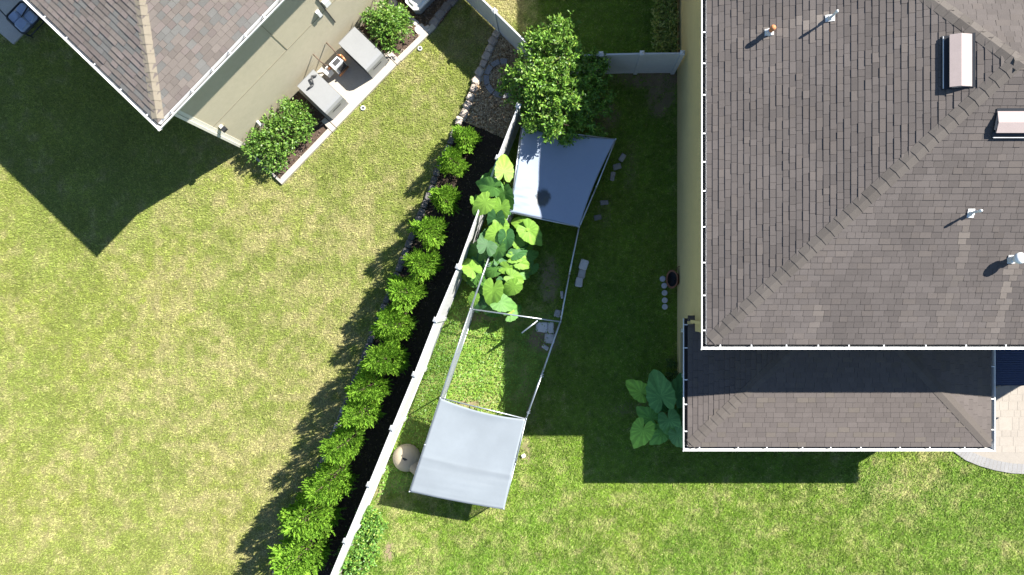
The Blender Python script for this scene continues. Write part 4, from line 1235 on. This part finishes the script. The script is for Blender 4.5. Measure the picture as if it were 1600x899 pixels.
for (u, v, h, rp) in CL:
    c = P(u, v, h); r = rp / 51.0 * 1.02
    mid = trunk_top.lerp(c, .5) + Vector((random.uniform(-.12, .12), random.uniform(-.12, .12), .15))
    bt.tube(trunk_top, mid, .04, .024, 6); bt.tube(mid, c, .024, .009, 6)
    for k in range(5):
        q = c + Vector((random.gauss(0, .5), random.gauss(0, .5), random.gauss(.1, .35))) * r
        bt.tube(c, q, .009, .004, 4)
    ns = int(17 * (r / .36) ** 1.5) + 8; per = 15
    n = ns * per
    sd_ = rdir(ns, .2); sl = r * rng.uniform(.55, 1.5, ns)
    o = np.repeat(sd_, per, 0); tt = np.tile(np.linspace(.15, 1, per), ns)
    p = np.array(c) + rng.normal(0, .3 * r, (ns, 3)).repeat(per, 0) + o * (np.repeat(sl, per) * tt)[:, None] * np.array([1, 1, .85]) + rng.normal(0, .028, (n, 3))
    out = o * .6 + rng.normal(0, .6, (n, 3)); out[:, 2] -= .1; out /= np.linalg.norm(out, axis=1)[:, None]
    s = leaf_frame(out, .55)
    g = np.array([.12, .245, .028])[None] * rng.uniform(.65, 1.3, (n, 1)) * np.repeat(rng.uniform(.7, 1.25, ns), per)[:, None]
    yl = rng.random(n) < .18
    g[yl] = np.array([.23, .34, .05]) * rng.uniform(.8, 1.25, (yl.sum(), 1))
    ps_.append(p); ds_.append(out); ss_.append(s); Ls_.append(rng.uniform(.075, .14, n)); Ws_.append(rng.uniform(.04, .07, n)); cs_.append(g)
bt.build("trunk", M["bark"], tree, True)
q = diamonds(*(np.concatenate(z) for z in (ps_, ds_, ss_, Ls_, Ws_)))
meta(np_mesh("crown", q, 4, M["leaf"], np.concatenate(cs_), parent=tree), kind="stuff")

# hedge clumps and bushes
def bush(name, loc, label, cat, clumps, leaf, base_col, yel_col, yel, dens, group=None, wood=True, flat=.6):
    o = empty(name, loc, label, cat, group)
    P_, D_, S_, L_, W_, C_ = [], [], [], [], [], []; bw = MB()
    for (c, r, hz_) in clumps:
        c = Vector(c)
        if wood:
            g0 = Vector((c.x * .8 + loc[0] * .2, c.y * .8 + loc[1] * .2, 0)); bw.tube(g0, c, .018, .008, 5)
            for k in range(3):
                bw.tube(c, c + Vector((random.gauss(0, .4), random.gauss(0, .4), abs(random.gauss(0, .4)))) * r, .008, .004, 4)
        per = 9; ns = max(4, int(dens * r * r / per)); n = ns * per
        sd_ = rdir(ns, .35); sl = r * rng.uniform(.6, 1.25, ns)
        d = np.repeat(sd_, per, 0); tt = np.tile(np.linspace(.3, 1, per), ns)
        p = np.array(c) + d * (np.repeat(sl, per) * tt)[:, None] * np.array([1, 1, hz_]) + rng.normal(0, .022, (n, 3))
        p[:, 2] = np.maximum(p[:, 2], .03)
        out = d * .8 + rng.normal(0, .55, (n, 3)); out /= np.linalg.norm(out, axis=1)[:, None]
        g = np.array(base_col) * rng.uniform(.6, 1.35, (n, 1)) * np.repeat(rng.uniform(.7, 1.3, ns), per)[:, None]; y_ = rng.random(n) < yel
        g[y_] = np.array(yel_col) * rng.uniform(.75, 1.25, (y_.sum(), 1))
        P_.append(p); D_.append(out); S_.append(leaf_frame(out, flat)); L_.append(rng.uniform(leaf[0], leaf[1], n)); W_.append(rng.uniform(leaf[0], leaf[1], n) * leaf[2]); C_.append(g)
    if wood: meta(bw.build("stem", M["bark"], o, True), kind="stuff")
    q = diamonds(*(np.concatenate(z) for z in (P_, D_, S_, L_, W_)))
    meta(np_mesh("foliage", q, 4, M["leaf"], np.concatenate(C_), parent=o), kind="stuff")
    return o
cl = []
for s, t, h, r in [(.75, -.1, .55, .36), (1.0, -.5, .6, .38), (1.05, .1, .6, .3), (1.35, -.75, .5, .34), (1.5, -.3, .7, .42), (1.9, -.7, .55, .36), (2.0, -.15, .72, .42), (1.75, .2, .65, .25), (2.35, -.5, .65, .4), (2.5, -.05, .72, .38), (2.75, -.35, .6, .3), (2.25, -.9, .4, .26), (.72, -.75, .4, .3), (2.6, -.75, .5, .26), (.62, .15, .45, .25), (1.0, -.95, .35, .22), (2.75, .1, .6, .22)]:
    cl.append((tuple(LH(s + random.uniform(-.05, .05), t, h)), r, .85))
bush("hedge_bush", LH(1.7, -.35), "wide leafy green hedge clump in the kerbed bed below the grey cabinets", "hedge", cl, (.07, .12, .5), (.105, .215, .03), (.20, .31, .06), .3, 3300, "leafy hedge clumps")
cl = []
for s, t, h, r in [(6.5, -.5, .8, .42), (6.85, -.7, .75, .45), (7.2, -.45, .8, .42), (6.7, -.1, .8, .38), (7.1, -.05, .75, .36), (6.45, -.95, .5, .3), (7.2, -.85, .6, .32), (6.9, -.4, 1.0, .4), (6.6, .15, .6, .28), (7.45, -.6, .6, .28)]:
    cl.append((tuple(LH(s, t, h)), r, .9))
bush("hedge_bush", LH(6.9, -.45), "rounded leafy bush at the kerb's upper end, beside the upper grey cabinet", "hedge", cl, (.07, .12, .5), (.105, .22, .03), (.21, .32, .06), .3, 3300, "leafy hedge clumps")
cl = []
for k in range(16):
    yy = 8.45 + k * .2
    for j in range(2):
        cl.append(((3.54 + j * .36 + random.uniform(-.05, .05), yy + random.uniform(-.06, .06), .5 + random.uniform(-.1, .12)), random.uniform(.2, .27), .9))
bush("hedge_row", (3.75, 9.9, 0), "narrow yellowish green clipped hedge row against the tan wall", "hedge", cl, (.06, .10, .6), (.20, .30, .06), (.38, .42, .13), .45, 4200)
cl = []
for k in range(46):
    v = random.uniform(795, 905); uu = 562 - (v - 800) * .30 + random.uniform(-8, 42) * (1 if v > 810 else .6)
    fxx = np.interp(v, [669, 757, 845, 934], [613, 577, 540, 503])
    if uu < fxx + 8: uu = fxx + random.uniform(8, 30)
    p = P(uu, v, .2); cl.append(((p.x, p.y, random.uniform(.15, .38)), random.uniform(.16, .25), .8))
gp = P(570, 850)
bush("ground_bush", (gp.x, gp.y, 0), "low leafy bush spilling along the white fence beside a bare patch", "bush", cl, (.06, .11, .6), (.13, .28, .045), (.26, .36, .06), .25, 4200)
cl = []
for k in range(9):
    p = P(random.uniform(1040, 1058), random.uniform(555, 612), .2); cl.append(((p.x, p.y, random.uniform(.08, .3)), random.uniform(.1, .17), .8))
bush("small_shrub", tuple(P(1049, 580)), "small dark green weedy shrub against the porch wall", "shrub", cl, (.04, .08, .6), (.06, .13, .025), (.13, .2, .03), .15, 4200)

# junipers down the mulch bed
def juniper_mesh(seed, base_r, height, ns):
    r0 = np.random.default_rng(seed)
    P_, D_, S_, L_, W_, C_ = [], [], [], [], [], []
    lob = r0.uniform(0, 2 * pi, 3)
    for k in range(ns):
        zf = r0.random() ** 1.35
        th = r0.uniform(0, 2 * pi)
        rr = base_r * (.62 + .38 * min(1, zf / .3)) * (1 - zf) ** .5 * (.78 + .2 * sin(3 * th + lob[0]) + .16 * sin(5 * th + lob[1] + zf * 6)) + .02
        z = .12 + zf * (height - .25)
        st = .25 + .75 * r0.random() ** .45
        p0 = np.array([cos(th) * rr * st, sin(th) * rr * st, z])
        d = np.array([cos(th), sin(th), .55 + .9 * zf]) + r0.normal(0, .28, 3); d /= np.linalg.norm(d)
        side = np.cross(d, [0, 0, 1]) + r0.normal(0, .35, 3); side /= np.linalg.norm(side)
        slen = r0.uniform(.18, .42) * (1.0 - .35 * zf)
        m = 15
        col = np.array([.16, .315, .028]) * r0.uniform(.6, 1.3)
        if r0.random() < .25: col = np.array([.21, .37, .034]) * r0.uniform(.8, 1.2)
        for j in range(m):
            f = j / m
            sg = 1 if j % 2 else -1
            pj = p0 + d * slen * f + np.array([0, 0, -.06 * f * f])
            dj = d * (.75 + .5 * f) + side * sg * (.75 - .5 * f) + r0.normal(0, .15, 3); dj /= np.linalg.norm(dj)
            up = np.cross(dj, side * sg); nrm = np.linalg.norm(up)
            sj = np.cross(dj, np.array([.25, .15, 1.0]) + r0.normal(0, .32, 3))
            P_.append(pj); D_.append(dj); S_.append(sj / np.linalg.norm(sj)); L_.append(slen * (.36 - .18 * f)); W_.append(.036); C_.append(col * r0.uniform(.8, 1.2))
    q = diamonds(np.array(P_), np.array(D_), np.array(S_), np.array(L_), np.array(W_))
    return q, np.array(C_)
JUN = [(729, 214, 23, 1.3), (709, 250, 25, 1.45), (697, 309, 26, 1.6), (672, 361, 28, 1.9), (660, 412, 28, 1.9), (632, 457, 31, 2.0), (619, 506, 32, 2.0), (606, 562, 38, 2.2), (579, 606, 34, 2.2), (567, 646, 35, 2.2), (541, 697, 36, 2.3), (518, 757, 41, 2.3), (487, 808, 44, 2.4), (474, 872, 42, 2.4)]
JL = ["smallest juniper, first in the row below the pale rocks", "second juniper from the pale rocks, close under the first", "third juniper down the row, standing alone beside the stone edging", "rounded juniper just left of the big elephant ear leaves",
      "fifth juniper down, level with the fence post beside the elephant ears", "juniper sixth from the pale rocks, two lobed and leaning to the lawn", "juniper level with the kennel's cross rail", "large juniper with ragged fringe, first of the crowded lower rows",
      "juniper leaning left over the edging blocks, crowded between two others", "juniper level with the top edge of the lower tarp", "juniper level with the beige dome dog house's upper side", "broad juniper level with the lower edge of the lower tarp",
      "widest juniper, second from the lower end of the row", "last juniper at the lower end of the row, by the photo's bottom edge"]
variants = []
for k in range(14):
    u, v, rp, h = JUN[k]
    h *= random.uniform(1.12, 1.3); c = P(u - (3 if k < 6 else 9), v, h * .55)
    vi = k % 5
    if vi >= len(variants):
        qv, cv = juniper_mesh(100 + vi, 1.0, 2.0, 950)
        variants.append((qv, cv))
    R = rp / 49.5 * (1.12 if k < 7 else 1.02)
    o = empty("juniper", (c.x, c.y, 0), JL[k], "shrub", "junipers in the mulch bed", random.uniform(0, 6.28))
    if k < 5:
        qv, cv = variants[vi]
        f = np_mesh("foliage", qv, 4, M["needle"], cv, parent=o, base=(0, 0, 0)); meta(f, kind="stuff")
        b = MB(); b.tube((0, 0, -.05), (0, 0, .8), .035, .02, 8); b.tube((0, 0, .8), (.03, .02, 1.75), .02, .006, 6)
        for j in range(10):
            a = random.uniform(0, 6.28); z = random.uniform(.2, 1.4); rr = .6 * (1 - z / 2)
            b.tube((0, 0, z), (cos(a) * rr, sin(a) * rr, z + rr * .5), .012, .004, 5)
        tme = b.data("trunk", M["bark"], (0, 0, 0), True)
        t_ = link(bpy.data.objects.new("trunk", tme), o)
        variants[vi] = (qv, cv, f, t_)
    else:
        f = variants[vi][2].copy(); t_ = variants[vi][3].copy()
        link(f, o); link(t_, o)
    o.scale = (R * random.uniform(.9, 1.12), R * random.uniform(.9, 1.12), h / 2.0)

# giant elephant ear leaves
def big_leaf(parent, u, v, h, Lpx, ang, tilt, col, root, width=1.0, calm=1.0):
    """ang: direction of the tip in the photograph, degrees clockwise from up"""
    c = P(u, v, h); L = Lpx / (F / (H - h)) * 1.2
    a = radians(ang); d = Vector((sin(a), cos(a), 0)); s = Vector((cos(a), -sin(a), 0))
    d = (d * cos(tilt) + Vector((0, 0, -sin(tilt)))).normalized(); n = s.cross(d); n = n if n.z > 0 else -n
    tilt += random.uniform(.0, .3) * calm; roll = random.uniform(-.45, .45) * calm; s = (s * cos(roll) + n * sin(roll)).normalized(); n = d.cross(s); n = n if n.z > 0 else -n
    ctrl = [(0, .70), (8, .64), (20, .54), (38, .455), (62, .39), (95, .365), (122, .38), (145, .40), (160, .36), (170, .22), (177, .08), (180, .04)]
    seg = 48; rings = [.0, .35, .7, 1.0]
    b = MB(); vs = []; cc = []
    ph = random.uniform(0, 6)
    org = c - d * L * .12
    for ri in rings[1:]:
        for k in range(seg):
            th = 360 * k / seg; t = th if th <= 180 else 360 - th
            r = np.interp(t, [q[0] for q in ctrl], [q[1] for q in ctrl]) * L * ri
            wav = 1 + (.035 * sin(th * pi / 180 * 11 + ph) + .02 * sin(th * pi / 180 * 23)) * (ri == 1.0)
            x = sin(radians(th)) * r * width * .92 * wav; y = cos(radians(th)) * r * wav
            z = .22 * abs(x) - .34 * (x * x) / L - .38 * max(0, y) ** 2 / L - .10 * y * y / L + .006 * L * ri * ri * sin(th * pi / 180 * 9 + ph) + .03 * x * sin(ph * 3)
            vs.append(org + s * x + d * y + n * z)
    vs.append(org)
    fs = []; m = len(rings) - 1
    for k in range(seg):
        k2 = (k + 1) % seg
        fs.append((seg * m, k2, k)); 
        for j in range(m - 1): fs.append((j * seg + k, j * seg + k2, (j + 1) * seg + k2, (j + 1) * seg + k))
    up_ = (vs[1] - vs[-1]).cross(vs[0] - vs[-1])
    for f in fs:
        k = f[1] if len(f) == 3 else f[0] % seg
        th = 360 * (k + .5) / seg; t = th if th < 180 else 360 - th
        vein = min(abs(t - q) for q in (0, 30, 55, 80, 108, 140)) < 4.2
        ve = 1.22 if vein else random.uniform(.90, 1.02)
        b.f.append(f); b.m.append(0); b.c.append(tuple(np.array(col) * ve))
    b.v = [tuple(p) for p in vs]
    # stalk
    mid = Vector(root).lerp(org, .55) + Vector((0, 0, .12))
    b.tube(root, mid, .028, .02, 7, 0, tuple(np.array(col) * .9)); b.tube(mid, org, .02, .013, 7, 0, tuple(np.array(col) * .9))
    b.build("leaf", M["bigleaf"], parent, True)
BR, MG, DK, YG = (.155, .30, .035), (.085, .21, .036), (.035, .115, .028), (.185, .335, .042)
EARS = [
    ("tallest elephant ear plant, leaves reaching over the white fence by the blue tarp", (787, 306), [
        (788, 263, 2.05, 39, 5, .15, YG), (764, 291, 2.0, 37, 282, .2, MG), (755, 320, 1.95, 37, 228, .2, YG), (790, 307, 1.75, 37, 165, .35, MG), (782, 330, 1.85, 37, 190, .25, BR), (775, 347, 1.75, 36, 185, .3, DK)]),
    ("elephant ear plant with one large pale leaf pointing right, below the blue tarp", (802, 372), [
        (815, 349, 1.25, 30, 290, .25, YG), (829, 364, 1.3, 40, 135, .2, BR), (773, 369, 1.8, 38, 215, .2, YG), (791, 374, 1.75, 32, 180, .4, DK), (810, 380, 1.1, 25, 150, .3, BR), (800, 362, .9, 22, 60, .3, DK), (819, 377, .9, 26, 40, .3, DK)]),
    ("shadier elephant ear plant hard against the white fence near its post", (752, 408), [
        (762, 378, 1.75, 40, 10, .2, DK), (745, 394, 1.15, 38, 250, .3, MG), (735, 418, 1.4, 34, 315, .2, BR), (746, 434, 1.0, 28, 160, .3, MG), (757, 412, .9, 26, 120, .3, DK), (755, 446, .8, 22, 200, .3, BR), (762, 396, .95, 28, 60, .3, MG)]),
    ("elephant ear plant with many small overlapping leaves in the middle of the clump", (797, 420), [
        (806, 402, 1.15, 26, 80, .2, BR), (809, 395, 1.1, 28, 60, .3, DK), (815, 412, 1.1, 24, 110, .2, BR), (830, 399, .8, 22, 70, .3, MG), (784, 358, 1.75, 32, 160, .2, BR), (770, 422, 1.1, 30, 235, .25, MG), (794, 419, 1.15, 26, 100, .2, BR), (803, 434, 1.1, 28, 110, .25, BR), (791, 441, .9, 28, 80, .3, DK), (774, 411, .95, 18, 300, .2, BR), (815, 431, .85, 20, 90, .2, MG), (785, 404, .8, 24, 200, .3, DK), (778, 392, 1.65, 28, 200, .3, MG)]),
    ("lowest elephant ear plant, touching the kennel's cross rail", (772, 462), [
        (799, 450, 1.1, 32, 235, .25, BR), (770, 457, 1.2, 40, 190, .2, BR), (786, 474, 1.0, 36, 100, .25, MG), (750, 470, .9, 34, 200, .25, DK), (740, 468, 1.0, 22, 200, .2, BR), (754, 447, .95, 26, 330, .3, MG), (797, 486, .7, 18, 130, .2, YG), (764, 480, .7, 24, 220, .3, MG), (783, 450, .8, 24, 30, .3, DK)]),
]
for lab, (ru, rv), lv in EARS:
    rp = P(ru, rv, 0); o = empty("elephant_ear", (rp.x, rp.y, 0), lab, "plant", "elephant ears along the fence")
    extra = []
    for _ in range(7):
        a_ = random.uniform(0, 360); q_ = random.choice(lv)
        extra.append((q_[0] + random.uniform(-16, 16), q_[1] + random.uniform(-16, 16), max(.35, q_[2] - random.uniform(.25, .6)), random.uniform(18, 30), a_, .35, random.choice([DK, MG, MG, BR])))
    for (u, v, h, L, ang, tl, col) in lv + extra:
        k = random.uniform(.85, 1.12)
        big_leaf(o, u, v, h, L, ang, tl, tuple(np.array(col) * k), (rp.x + random.uniform(-.08, .08), rp.y + random.uniform(-.08, .08), 0))
for lab, (ru, rv), lv in [
    ("big dark elephant ear plant at the porch wall, largest leaf pointing up", (1050, 622), [
        (998, 610, .9, 42, 310, .2, BR), (1031, 613, 1.3, 62, 345, .15, (.075, .19, .05)), (1060, 612, 1.0, 50, 20, .2, (.06, .16, .05)), (1040, 634, .7, 30, 120, .2, DK)]),
    ("paler elephant ear plant under the porch gutter's lower corner", (1048, 668), [
        (1013, 650, .9, 38, 305, .2, MG), (1002, 677, 1.1, 50, 200, .2, BR), (1031, 679, .7, 40, 220, .2, MG), (1047, 662, 1.0, 48, 160, .2, (.075, .19, .05)), (1060, 683, .9, 40, 150, .3, (.07, .17, .05)), (1061, 652, .8, 40, 30, .3, (.06, .16, .05))])]:
    rp = P(ru, rv, 0); o = empty("elephant_ear", (rp.x, rp.y, 0), lab, "plant", "elephant ears at the porch")
    for (u, v, h, L, ang, tl, col) in lv:
        big_leaf(o, u, v, h, L * .88, ang, tl * .7, tuple(np.array(col) * 1.5), (rp.x, rp.y, 0), 1.0, .5)

# reddish plant in the shade beside the porch
cl = [((14.85 + random.uniform(-.15, .15), -2.85 + random.uniform(-.15, .1), random.uniform(.1, .3)), .14, .8) for k in range(6)]
bush("flowering_plant", (14.85, -2.85, 0), "small reddish plant in the shaded corner between porch gutter and awning", "plant", cl, (.05, .1, .5), (.10, .14, .04), (.42, .13, .05), .35, 3500)
